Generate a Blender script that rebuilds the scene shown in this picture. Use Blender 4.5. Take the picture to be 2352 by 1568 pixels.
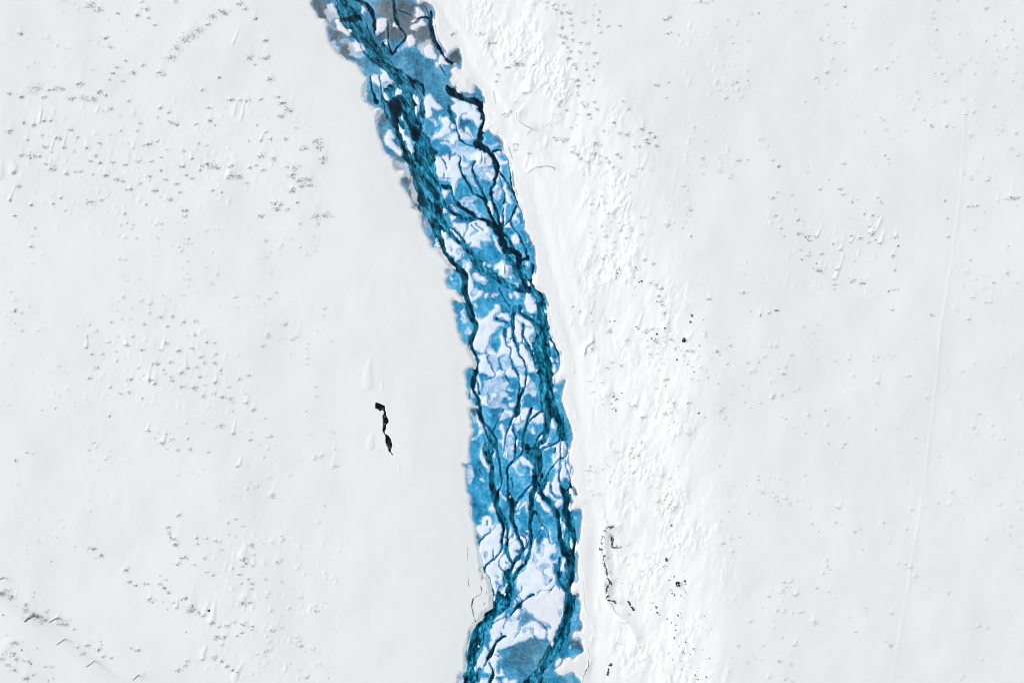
import bpy, math, random
import numpy as np
for o in list(bpy.data.objects): bpy.data.objects.remove(o)
SC = bpy.context.scene
COL = SC.collection
H = 106.67; U = 0.04                     # camera height above the snow; metres per survey unit
# ---- camera: straight down ----
cd = bpy.data.cameras.new('camera'); cam = bpy.data.objects.new('camera', cd); COL.objects.link(cam)
cam.location = (0, 0, H); cam.rotation_euler = (0, 0, 0)
cd.lens = 24; cd.sensor_width = 36; cd.clip_end = 5000; SC.camera = cam
# ---- world and sun ----
EL, AZ = 48, 288                         # light from the left, a little above
w = bpy.data.worlds.new("World"); SC.world = w; w.use_nodes = True
nt = w.node_tree; nt.nodes.clear()
sky = nt.nodes.new('ShaderNodeTexSky'); sky.sky_type = 'NISHITA'; sky.sun_disc = False
sky.sun_elevation = math.radians(EL); sky.sun_rotation = math.radians(AZ); sky.air_density = 0.6; sky.dust_density = 4.0; sky.ozone_density = 0.6
bg = nt.nodes.new('ShaderNodeBackground'); bg.inputs[1].default_value = 0.15
wo = nt.nodes.new('ShaderNodeOutputWorld'); nt.links.new(sky.outputs[0], bg.inputs[0]); nt.links.new(bg.outputs[0], wo.inputs[0])
sd = bpy.data.lights.new('sun', 'SUN'); sd.energy = 1.5; sd.angle = math.radians(25); sd.color = (1, .98, .94)
sun = bpy.data.objects.new('sun', sd); COL.objects.link(sun)
sun.rotation_euler = (math.radians(90 - EL), 0, math.radians(-AZ + 180))
SC.view_settings.view_transform = 'Standard'; SC.view_settings.look = 'None'; SC.view_settings.gamma = 1
SC.view_settings.exposure = -0.07
SC.render.filter_size = 1.0
try: SC.cycles.filter_width = 1.05
except Exception: pass
# ---- traced outlines: each block is "origin_x origin_y pixels_per_unit"; distances in survey units (0.04 m) ----
ORG = {'A': (1200, 0, 3.92), 'B': (1400, 400, 3.92), 'C': (1560, 800, 3.92), 'D': (1760, 1200, 3.92),
       'E': (1760, 1600, 3.92), 'F': (1760, 2000, 3.92), 'G': (1760, 2267, 3.92), 'R': (1700, 150, 3.92),
       'K': (1350, 1400, 3.136), 'L': (0, 0, 1.8085), 'M': (0, 1200, 2.351), 'N': (0, 2000, 2.351),
       'O': (1700, 0, 2.351), 'Q': (2100, 1000, 2.351), 'S': (2200, 1950, 2.1875), 'U': (3000, 600, 2.351), 'V': (0, 0, 0.588)}
LEFT = [('A', '60,-20 65,60 95,120 130,190 165,255 215,295 275,305 300,350 315,400 310,480 325,560 335,620 360,680 410,740 450,790 520,850 580,910 660,930 740,970 780,1020 830,1100 890,1160 920,1180 905,1260 870,1310 845,1420 850,1480 890,1540'),
 ('B', '120,0 200,60 260,100 330,90 310,150 275,240 290,330 310,450 320,540 350,640 390,740 440,800 520,860 540,890 550,920 560,980 580,1030 680,1040 720,1080 715,1120 650,1170 660,1220 700,1300 740,1400 800,1490'),
 ('C', '210,0 200,40 240,80 310,120 330,200 350,300 400,440 450,520 490,570 495,640 540,665 600,700 650,760 700,830 760,920 830,975 800,980 730,985 710,1030 750,1090 705,1125 710,1190 760,1280 850,1310 890,1340 910,1390 970,1430 985,1500 930,1490 850,1450 820,1480'),
 ('D', '35,0 60,80 90,180 110,280 130,380 170,470 215,550 250,580 265,650 310,720 350,790 370,870 355,910 290,920 240,970 222,1020 230,1080 250,1130 245,1190 270,1260 265,1310 275,1390 320,1430 350,1490 380,1530 330,1530 290,1540'),
 ('E', '290,20 300,100 330,180 330,260 350,350 305,420 295,550 285,700 295,800 195,840 230,900 235,960 250,1100 260,1250 290,1320 315,1450 325,1568'),
 ('F', '335,80 370,190 380,260 400,350 400,470 420,560 450,640 460,780 465,900 490,970 500,1030 520,970 560,1030 600,1150 615,1300 610,1430'),
 ('G', '600,420 500,470 480,540 440,590 380,640 330,720 285,780 270,860 250,980 220,1070 215,1200 225,1310 215,1380 150,1400 115,1480 105,1580')]
RIGHT = [('A', '1650,-20 1655,15 1690,50 1730,60 1790,15 1860,50 1920,110 1960,200 1955,300 1975,450 2000,560 2040,650 2090,730 2125,800'),
 ('R', '165,220 175,262 200,250 270,195 345,150 375,180 390,250 412,310 400,400 380,480 330,440 320,400 300,440 240,500 270,560 220,640 260,720 300,730 320,720 350,790 400,820 560,840 605,820 600,760 590,730 640,740 700,790 740,900 760,1050 765,1120 795,1250 760,1370 755,1410 840,1400 880,1480 960,1500 1010,1560'),
 ('B', '2200,640 2220,720 2260,790 2300,870 2330,950 2352,1050 2380,1200 2430,1400 2490,1560'),
 ('C', '1890,100 1905,200 1915,330 1900,390 1950,410 1990,470 2010,540 2060,620 2080,720 2090,850 2105,950 2090,1050 2065,1100 2070,1170 2110,1260 2180,1310 2230,1370 2265,1450'),
 ('D', '1500,0 1510,100 1530,200 1545,300 1555,400 1600,500 1640,600 1690,700 1700,800 1695,900 1650,1000 1610,1050 1600,1090 1600,1180 1680,1150 1750,1110 1745,1200 1705,1320 1710,1420 1740,1540'),
 ('E', '1750,0 1790,100 1840,220 1865,350 1865,480 1835,620 1835,800 1860,900 1865,1000 1880,1100 1930,1200 1940,1290 1910,1300 1850,1230 1860,1350 1890,1400 1850,1450 1840,1520 1900,1530 1980,1520 2010,1568'),
 ('F', '2015,150 1990,300 1960,450 1930,560 1950,650 1960,850 1955,1000 1940,1090 1890,1110 1880,1220 1960,1230 1980,1290 1940,1320'),
 ('G', '1970,290 2000,370 1980,560 2015,650 2000,780 1930,760 1880,800 1870,900 1960,860 2010,900 2030,1000 2045,1080 1960,1140 1880,1200 1830,1170 1780,1190 1720,1210 1640,1340 1600,1370 1650,1430 1720,1465 1800,1420 1880,1405 1930,1450 1990,1520 2010,1580')]
# dark open channels: strength | x,y,width ...
DARK = {'A': ['1|760,-10,70 830,30,70 930,80,60 980,150,60 1010,240,60 1030,330,50 1020,420,40 1040,520,25',
  '.9|1230,340,12 1240,450,20 1245,560,15 1250,640,15 1260,740,40 1290,830,70', '1|560,290,50 650,300,80 740,285,110 810,250,60',
  '.9|1300,-10,30 1330,60,40 1330,180,28 1350,300,28 1400,400,30 1460,460,34 1505,520,34 1500,600,34 1440,680,30 1370,750,30 1320,830,40',
  '.8|1400,150,20 1450,190,22 1530,210,18 1600,240,26', '1|1700,290,18 1800,275,25 1880,290,40 1910,320,90 1920,450,80 1950,570,80 1990,680,70 2040,760,60 2100,850,50',
  '1|1900,190,40 1910,260,50 1905,320,60', '.8|1790,90,10 1850,180,15 1880,270,20', '.9|2100,860,30 2170,940,50 2240,980,50',
  '.9|2040,1020,15 2080,1080,22 2110,1150,8', '.9|970,1180,26 990,1300,22 1010,1400,25 1040,1500,50 1060,1568,80', '.8|1110,1180,12 1125,1300,14 1150,1420,16 1160,1568,25',
  '1|1640,1240,40 1720,1290,60 1790,1380,45 1800,1460,30', '.8|970,560,30 985,640,40 970,760,14 990,860,12 1100,960,20'],
 'R': ['1|200,760,80 230,800,120 300,840,130 400,910,90 490,945,60 600,970,100 690,1020,120 735,1100,100 740,1200,110 760,1260,100 735,1350,70 710,1450,90 680,1560,110', '.9|395,605,10 430,640,26 465,675,22'],
 'B': ['1|560,-10,150 560,100,200 560,220,140 550,320,80 590,440,60 640,560,60 700,700,60 740,850,80 810,920,110', '.9|720,240,50 780,330,80 850,430,110 870,560,80', '.9|960,400,80 930,470,60',
  '.8|870,640,22 872,780,24 880,900,50', '1|1900,450,70 1870,550,90 1840,630,150 1900,690,120 1980,750,95 2060,830,85 2100,920,85 2120,1020,75 2110,1130,50 2070,1260,42 2035,1360,38 2040,1450,38 2070,1568,42',
  '.9|1390,60,45 1400,160,45 1440,240,32 1490,350,22 1540,500,22 1580,590,28 1660,640,18 1760,670,20 1810,650,30', '.8|1680,470,9 1740,550,10 1800,580,14',
  '.9|1540,800,12 1570,850,22 1550,950,22 1570,1040,26 1640,1180,28 1710,1300,32 1770,1400,32 1860,1440,32 1940,1500,46 1960,1568,55',
  '.9|1790,910,42 1750,990,28 1770,1100,28 1830,1220,28 1880,1320,32 1930,1430,38 1960,1520,45', '.8|1570,850,18 1620,900,10 1660,920,8', '.9|2160,1060,26 2230,1160,32 2300,1260,36 2352,1350,38 2420,1450,45 2470,1568,50',
  '.9|2150,1100,12 2180,1220,14 2220,1350,18 2240,1450,22 2230,1550,28', '.9|2080,750,45 2160,740,34 2240,780,26 2300,860,26 2320,960,30 2330,1100,30 2350,1250,35 2400,1400,40',
  '.9|1290,1280,36 1350,1300,55 1420,1300,45 1440,1400,24 1480,1500,28 1560,1568,40', '.8|1290,860,12 1330,930,16 1350,1020,12', '.8|1310,1090,12 1315,1170,14', '.8|1490,820,8 1410,830,9 1400,870,13',
  '.6|800,930,90 850,1080,40 900,1240,70 960,1350,90 960,1480,110 980,1568,90', '.7|1080,700,40 1190,760,60 1080,800,50'],
 'C': ['1|900,-10,64 980,50,56 1080,120,56 1150,180,55', '.8|1150,180,40 1230,215,44 1330,240,55', '1|1330,240,50 1400,300,80 1470,370,100 1540,430,110 1570,520,100 1610,620,110 1660,710,120 1750,700,90 1830,790,95 1830,900,100 1820,980,70',
  '.9|1330,0,44 1370,80,50 1400,170,40 1450,260,50 1500,340,55', '.9|1450,0,46 1490,90,46 1520,200,46 1550,320,64 1560,420,74', '.85|1600,60,24 1590,150,30 1590,260,34 1580,380,44',
  '.85|1790,40,50 1740,150,30 1700,240,26 1630,290,18 1590,350,22', '.7|1700,240,26 1740,350,22 1820,450,26 1880,560,26 1920,650,34 1950,760,36 1970,850,44', '.95|1970,800,40 1900,840,50 1850,850,40',
  '.9|1850,-10,56 1880,70,32 1895,180,18 1900,240,12', '.8|1580,430,50 1650,490,34 1700,570,32 1740,650,50',
  '.75|540,660,26 620,700,36 700,760,84 780,850,104 850,920,84 930,1000,104 1000,1080,104 1010,1200,84 1000,1300,84 1020,1400,94 1080,1568,94', '.8|800,350,26 880,420,22 950,510,28 990,570,38',
  '.7|630,340,50 730,420,36 830,510,45 930,590,45 1010,660,45 1080,740,55', '.6|1350,1045,60 1480,1060,40', '.7|1520,1290,18 1560,1350,26 1600,1430,16 1660,1510,16 1700,1560,18',
  '.95|2040,920,50 2040,1000,56 2050,1100,46 2080,1210,56 2150,1330,56 2200,1450,40', '.7|1180,965,40 1110,860,30', '.6|480,-10,60 500,120,60 520,280,50 570,400,40', '.7|1110,310,9 1160,370,13 1210,410,17', '.7|1180,290,10 1230,350,14 1285,395,16', '.6|1900,1200,60 1980,1280,60'],
 'D': ['.75|290,-10,104 310,100,104 350,200,84 400,280,74 380,380,64 330,450,84 310,560,74 330,660,74 380,760,84 400,860,74 390,950,84 370,1060,64 350,1160,64 340,1250,54 380,1340,46 430,1400,46 430,1500,56 430,1568,66',
  '.8|320,1260,12 300,1350,12 330,1450,13 390,1520,22', '.8|410,1130,16 430,1250,20 450,1330,22', '.5|990,0,56 970,100,56 960,220,46 960,330,46',
  '.6|960,330,44 960,450,40 1000,540,36 1030,620,36 1060,720,30 1130,820,21 1150,920,17 1165,1030,21 1145,1140,21 1150,1220,22 1100,1300,44 1060,1400,48 1040,1500,66 1030,1568,76',
  '.75|830,330,34 830,400,60 850,500,20 870,590,16 925,630,12 930,720,13 925,820,24 970,920,32 1030,1030,27 1055,1150,22 1050,1300,22 1040,1400,28', '.7|870,590,12 930,510,9 945,470,9',
  '.7|1070,-10,60 1080,80,60 1160,150,60 1250,200,60 1300,280,50', '.6|1110,250,34 1120,350,31 1110,440,21 1110,520,12 1080,545,12 1130,555,17 1170,620,22 1230,680,28', '.6|1140,270,12 1170,310,12 1240,310,12',
  '.7|1130,460,26 1170,540,34 1230,650,34 1250,740,34', '.6|570,770,13 610,880,13 660,970,13 690,1010,10 680,1060,10 600,1080,9 560,1100,9', '.7|745,780,24 750,860,18 780,950,10', '.6|850,1050,18 890,1120,14 910,1180,8',
  '.8|710,170,50 780,210,22 870,250,16', '.6|1450,500,80 1450,650,70 1480,800,70 1500,950,80 1550,1050,60 1500,1200,60 1480,1350,70 1560,1500,80', '.85|1540,490,56 1590,560,46 1640,680,42 1690,800,32 1685,900,36 1640,1000,46 1580,1070,56',
  '1|1475,340,34 1490,345,36', '.6|1350,-10,60 1380,100,60 1420,230,70 1440,400,60'],
 'E': ['.75|450,-10,76 460,100,76 510,200,56 590,270,56 640,360,56 690,450,46 700,560,46 730,680,36 750,800,27 770,950,27 790,1100,22 770,1180,22 730,1250,36 700,1350,56 700,1450,76 760,1568,76',
  '.65|510,200,46 530,300,31 570,400,22 595,500,18 605,570,18 655,630,22 610,700,32 620,800,56 640,900,56 640,1000,86 630,1100,94 650,1200,104 680,1320,104 710,1420,80', '.5|670,300,12 720,160,13 790,50,13 820,-10,18',
  '.7|1020,-10,94 1020,60,84 950,130,34 920,220,26 880,320,21 850,400,17 840,500,13 825,620,9', '.7|965,250,16 970,330,26 1000,420,26 1000,530,31 990,650,36 980,740,22 900,850,31 870,920,36 875,1020,36 885,1150,26 880,1260,36 920,1350,76 950,1450,84 940,1568,76',
  '.7|1240,-10,54 1200,100,44 1170,220,36 1140,320,36 1120,420,36 1110,560,31 1100,650,26 1040,720,18 980,770,22', '.7|1400,20,26 1300,100,26 1230,160,26 1190,230,22',
  '.7|1500,-10,134 1500,100,104 1480,220,104 1470,320,94 1400,370,46 1330,440,26 1305,520,22 1290,560,36 1330,640,130 1350,760,114 1340,880,140 1310,1000,94 1280,1100,84 1280,1200,94 1250,1320,84 1240,1450,76 1240,1568,76',
  '.8|1160,590,70 1200,600,60 1290,580,50', '.75|1600,-10,110 1640,120,100 1680,220,60 1660,280,30 1670,400,28 1660,470,22 1560,540,18 1460,570,18 1400,610,28', '.5|1700,230,70 1710,320,80 1780,400,60',
  '.7|1690,500,13 1690,620,15 1690,750,17 1685,850,17 1670,950,26 1660,1050,22 1690,1150,27 1730,1250,74 1770,1350,104 1780,1450,104 1770,1568,124',
  '.7|1750,490,13 1800,540,16 1800,640,18 1750,720,18 1680,750,17 1600,840,17 1530,920,17 1490,1000,27', '.6|1310,1060,54 1370,1180,54 1400,1270,46 1440,1340,64 1530,1420,64 1580,1500,56 1640,1568,56',
  '.9|1820,680,18 1830,770,18 1840,850,11', '.9|1855,900,11 1850,1000,14 1855,1100,34 1830,1200,34 1780,1230,27 1740,1240,27', '.6|1760,760,10 1770,870,10 1820,960,12 1840,1020,10',
  '.5|1230,1160,18 1160,1210,36 1100,1310,44 1010,1420,44 960,1480,46', '.4|930,1040,13 960,1100,16 960,1200,16', '.5|1540,1130,10 1540,1230,17 1600,1330,12', '.6|1280,1250,26 1370,1280,36 1430,1360,44', '.8|445,890,12 450,920,14 465,950,18 480,990,10', '.4|1610,590,22 1590,660,12'],
 'F': ['.7|730,-10,74 760,90,74 800,180,56 820,280,36 790,380,36 790,480,36 790,550,22 740,640,22 650,730,26 560,800,26 500,880,56 510,950,46 570,1020,56 600,1120,64 640,1230,64 640,1350,56',
  '.6|850,150,34 890,230,34 870,330,26 870,430,36 860,540,36 880,620,56 920,720,46 950,780,46 940,880,56', '.75|950,-10,84 940,80,66 970,180,56 1010,260,56 1040,370,46 1080,450,36 1110,560,46 1060,660,46 1000,740,56 960,800,56',
  '.7|980,300,12 960,360,10 900,390,17 880,430,22', '.7|1080,350,17 1150,400,12 1165,460,12 1160,520,26 1110,580,46', '.6|1250,-10,84 1240,100,56 1220,200,46 1230,300,46 1240,420,36 1230,530,36 1200,640,46 1150,760,56 1080,840,56 1020,920,56 960,1030,56',
  '.5|1400,190,26 1370,290,12 1310,370,10 1270,450,10', '.55|1400,190,22 1470,250,13 1500,330,13 1510,420,13 1540,480,13 1600,470,10 1650,470,13', '.7|1620,-10,90 1650,100,64 1670,250,56 1680,380,80 1720,500,100 1740,600,110 1790,680,110',
  '.75|1800,20,80 1830,150,70 1880,300,70 1900,420,70 1900,550,70 1860,650,80 1830,760,120 1840,900,110 1840,1050,90 1830,1200,90 1810,1350,90 1830,1450,110 1820,1568,110', '.5|1680,700,44 1660,800,44 1650,900,44 1660,1000,44 1720,1100,74 1780,1180,84',
  '.8|740,1230,60 700,1330,50', '.9|840,1415,36 860,1420,36', '.8|480,420,26 430,500,17 420,570,17 460,680,46 480,790,36 490,870,56', '.8|490,410,20 540,350,12 610,310,12 620,250,9', '.7|750,800,10 770,850,10 820,890,17',
  '.8|850,760,10 900,775,13', '.6|660,580,8 655,660,13 640,740,10', '.8|1390,1190,13 1340,1230,8', '.8|1270,1265,34 1200,1290,44 1150,1330,16 1080,1400,40 1010,1460,40', '.9|1555,1015,20 1540,1060,13', '.8|1600,1120,8 1540,1180,16 1520,1230,8', '.9|1100,900,6 1160,870,5',
  '.8|560,200,8 570,130,10', '.9|1090,1140,9 1080,1200,9 1040,1240,10'],
 'G': ['.9|850,850,26 790,870,46 720,920,32 680,990,36 640,1080,64 580,1180,54 570,1210,26 520,1300,22', '.9|600,1250,18 640,1370,28 650,1450,64 600,1568,56', '.8|780,800,9 790,850,16', '.9|680,1130,4 760,1150,9', '.95|440,680,70 470,620,40', '.8|300,930,60 310,1060,40 290,1210,70',
  '.8|230,1460,60 240,1568,60', '.9|1000,860,6 1040,800,10 1075,740,9', '.8|820,690,9 828,725,7', '.8|1800,50,70 1800,200,60 1790,330,60 1780,470,70 1760,640,70 1720,760,60', '.6|1640,960,70 1550,1080,70 1480,1180,60 1400,1290,40', '.7|1080,370,30 1100,330,24 1140,290,9', '.7|600,440,60 540,520,60']}
TEAL = {'A': ['620,-20,330 640,150,360 700,300,340 830,500,270 950,700,240 1050,830,260 1180,950,210 1290,1080,150 1400,1180,200 1520,1300,250 1560,1450,240 1570,1568,240', '1650,1260,60 1740,1320,90 1790,1400,70', '1340,60,60 1370,250,50 1400,380,50', '1180,700,100 1260,800,90'],
 'B': ['786,0,190 800,200,170 850,350,200 930,500,200 1000,650,230 1000,800,290 990,950,400 1020,1150,390 1080,1350,380 1120,1568,400', '600,-80,440 600,100,400 630,250,300 680,330,200', '980,0,60 980,120,100 960,250,110 930,380,110', '560,330,100 640,500,110 700,680,100 780,850,120', '1400,80,70 1440,230,50'],
 'C': ['500,0,240 560,200,240 620,330,260', '560,350,110 580,450,100 640,560,90 680,700,90', '640,-10,160 740,60,76 850,150,56 960,200,76 1080,230,56 1200,215,48', '1010,650,66 1100,740,90 1200,880,120 1280,980,110 1400,1060,100 1480,1110,74 1600,1190,90 1750,1270,100 1900,1300,110 1960,1330,110',
  '1900,1000,170 1950,1100,200 2020,1200,180 2080,1300,150 2150,1400,120 2180,1568,140', '1680,800,100 1750,880,100 1780,1000,80 1830,1100,70', '700,320,90 830,500,60'],
 'D': ['1400,-10,170 1440,100,190 1430,250,240 1430,400,240 1420,550,240 1420,700,240 1440,850,220 1450,1000,220 1480,1100,200 1470,1250,210 1490,1400,220 1520,1568,250', '1270,560,50 1290,750,80 1330,900,80'],
 'E': ['540,560,100 560,650,100 590,780,70 620,850,60', '620,400,60 640,550,80', '1480,350,80 1440,450,60 1360,530,70', '1700,100,60 1710,320,150 1730,430,130', '1490,1000,27 1450,1100,56 1400,1200,56', '1400,980,50 1400,1080,50', '1160,560,90 1200,640,90 1260,700,60', '1830,1050,60 1860,1150,70 1830,1250,70', '890,1300,80 930,1420,90'],
 'F': ['1300,0,46 1370,100,46 1400,190,28', '1720,100,50 1780,180,50 1800,300,80 1800,420,110 1800,560,120', '860,900,120 880,1020,170 900,1150,180 860,1260,200 800,1380,230 700,1460,220 600,1540,190', '1780,0,150 1850,200,110 1880,400,100', '1830,700,160 1840,1100,150 1830,1500,160', '780,20,90 850,160,60', '1690,750,70 1660,950,70 1720,1080,100'],
 'G': ['1810,300,130 1800,450,140 1780,600,160 1740,750,190 1690,880,200 1620,1000,210 1540,1120,190 1450,1250,160 1360,1380,130 1260,1500,110 1150,1568,90', '1400,1400,90 1370,1568,56', '900,50,150 880,200,170 780,330,210 650,450,210 530,580,220 430,720,240 400,880,240 370,1020,250 320,1180,180 290,1330,160 300,1480,180 290,1600,180',
  '450,1350,50 400,1500,90', '1080,380,50 1000,440,56 900,540,36 760,590,22 650,640,28 600,700,56']}
# pale frosted film on the ice
FILM = {'A': ['305,50 350,60 420,120 470,200 510,260 480,290 400,310 350,380 320,340 290,240 260,200 255,130 310,140', '620,640 720,640 800,660 880,740 900,800 860,850 800,890 740,900 680,880 620,840 650,760', '540,590 640,580 660,640 560,670 500,640',
  '1530,560 1600,525 1650,570 1670,650 1650,720 1600,760 1540,720 1380,780 1500,680', '1700,690 1850,590 1900,620 1930,780 1990,860 1960,940 1900,900 1790,860 1740,780', '1130,1260 1300,1250 1340,1300 1300,1350 1240,1340 1180,1360',
  '320,400 420,430 480,480 560,510 480,470 360,420 340,380', '350,620 440,640 450,700 500,750 480,830 400,740 350,680', '780,1020 860,1050 880,1150 840,1110', '860,1320 930,1280 900,1400 920,1540 870,1540 845,1430'],
 'B': ['1250,620 1300,600 1390,620 1420,560 1430,490 1490,465 1545,520 1555,580 1520,640 1600,650 1700,680 1790,720 1850,740 1750,800 1700,880 1640,840 1600,900 1540,800 1420,800 1400,740 1380,690', '1790,960 1860,990 1930,1010 2050,970 2090,1080 2100,1180 2080,1220 1960,1200 1880,1190 1830,1140 1780,1080 1770,1000',
  '1580,1010 1680,1010 1720,960 1750,1040 1750,1150 1790,1220 1840,1300 1800,1310 1720,1250 1660,1150 1600,1070', '1200,1130 1300,1150 1430,1170 1420,1210 1300,1200 1210,1160', '1600,1470 1700,1440 1810,1460 1820,1500 1740,1540 1600,1550 1560,1530', '1070,240 1150,230 1210,330 1200,360 1130,320',
  '1900,520 1930,560 1960,650 2050,640 2150,610 2190,640 2100,690 1990,710 1940,670 1905,590', '2110,1240 2150,1260 2190,1340 2185,1440 2130,1500 2060,1460 2060,1400', '545,900 720,930 770,1010 830,1120 860,1300 940,1500 900,1560 820,1480 780,1300 800,1180 700,1130 640,1040 570,1020',
  '1180,500 1400,470 1420,560 1300,590 1200,570', '1080,480 1180,540 1120,600', '850,0 945,0 945,80 920,200 890,180 860,60', '650,40 740,0 740,100 700,140', '280,220 340,110 400,140 330,200 300,330', '560,430 640,560 760,680 810,640 730,600 650,500', '1590,200 1700,150 1800,300 1880,330 1800,330 1700,260'],
 'C': ['930,840 1030,830 1060,870 1010,950 1000,1010 965,960 965,880', '1110,1130 1150,1060 1320,1160 1330,1220 1300,1250 1250,1200 1160,1190 1150,1290', '1720,470 1800,440 1860,540 1870,600 1850,640 1790,620 1730,570', '880,680 960,640 1000,780 930,830', '1300,1400 1340,1360 1385,1350 1380,1390 1330,1430 1310,1440',
  '1400,170 1430,200 1450,250 1420,240', '1080,480 1180,390 1210,420 1130,470', '1930,560 1980,550 1970,590', '980,0 1140,0 1200,110 1250,190 1150,130', '780,0 830,0 870,60 920,90 870,110 810,60', '210,20 320,110 340,200 440,330 400,330 340,220', '700,1030 800,990 830,1020 760,1090', '1640,1060 1730,1060 1720,1130 1660,1130', '790,1120 830,1150 800,1170', '1750,260 1800,280 1780,320'],
 'D': ['540,640 600,500 690,330 780,280 720,330 640,450 610,530 640,620 720,700 760,640 770,430 800,560 760,700 700,720 600,700', '580,740 720,740 760,760 850,700 910,700 920,780 920,880 880,950 800,960 770,850 740,850 700,980 660,950', '1000,880 1140,920 1150,1000 1140,1060 1060,1040 1030,960',
  '520,1130 600,1100 660,1070 760,1050 860,1130 900,1200 840,1290 900,1350 800,1380 760,1440 780,1500 640,1530 560,1520 580,1400 560,1340 500,1330 450,1340 500,1270 520,1200', '890,1240 970,1260 950,1300 880,1280', '880,1370 950,1360 920,1420',
  '1200,1080 1290,1130 1310,1250 1290,1390 1230,1350 1150,1330 1110,1400 1110,1500 1060,1550 1100,1300 1160,1220 1200,1180', '780,1490 850,1520 880,1568 800,1568', '270,290 290,320 300,390 260,410 200,380', '640,160 720,110 800,80 860,120 800,170 720,140 680,220', '1200,400 1280,370 1250,480 1240,560 1210,520',
  '860,450 940,440 930,510 870,500', '980,400 1060,480 1090,540 1010,470', '380,50 460,180 600,110 700,10 600,60 460,160', '860,1010 1000,1000 1050,1100 1000,1070 880,1060'],
 'E': ['760,60 840,20 940,20 950,90 880,110 840,150 780,170 740,130', '310,430 380,380 450,360 440,420 350,450', '250,860 330,830 360,920 330,1060 320,1150 270,1100 240,980', '450,1040 500,1030 520,1080 490,1110', '510,930 600,900 580,940', '340,1490 430,1490 400,1510', '1090,90 1190,90 1160,190 1090,190',
  '860,400 920,390 960,470 985,540 980,640 985,730 930,755 890,780 860,760 810,730 830,640 860,560 855,470', '1560,1190 1600,1250 1560,1260', '1000,210 1070,190 1120,210 1060,280 1010,330', '1040,1568 1060,1490 1140,1410 1170,1420 1150,1450 1080,1510', '300,20 330,60 390,110 420,200 350,200 320,120', '1180,300 1200,250 1215,320', '1060,460 1100,480 1080,500', '470,600 490,530 515,515 500,580'],
 'F': ['1260,680 1290,620 1330,700 1350,760 1320,800 1260,760', '1310,840 1380,810 1460,770 1500,770 1540,850 1460,870 1440,910 1500,980 1560,1020 1540,1100 1460,1130 1450,1050 1430,960 1380,900 1310,880', '1360,520 1430,480 1440,620 1360,620', '660,600 740,610 700,680 670,680', '520,600 600,590 600,700 560,740 510,700',
  '1700,230 1740,170 1765,240 1740,300 1705,270', '1520,0 1560,10 1570,50 1540,80 1520,60', '1000,50 1030,0 1060,0 1020,60', '900,330 930,250 950,300 930,350', '1870,70 1920,70 1910,110', '1890,940 1950,920 1950,1080 1900,1100', '1170,1200 1300,1180 1310,1230 1200,1260'],
 'G': ['740,1040 870,950 1030,930 1160,900 1060,950 1000,975 870,1010 790,1050', '1120,340 1160,400 1200,480 1130,470 1090,560 1080,690 1050,720 1055,560 1080,470', '1290,530 1380,580 1480,680 1540,700 1500,740 1400,640 1300,600', '900,540 960,510 1040,560 1000,600 900,620', '1640,450 1720,410 1720,580 1670,600', '1880,820 1990,860 2010,960 1960,890 1880,920',
  '1000,260 1040,240 1080,300 1030,330', '110,1450 200,1400 190,1568 120,1560', '1640,1350 1660,1440 1720,1460 1700,1400', '620,840 660,860 650,930 620,900']}
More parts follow.
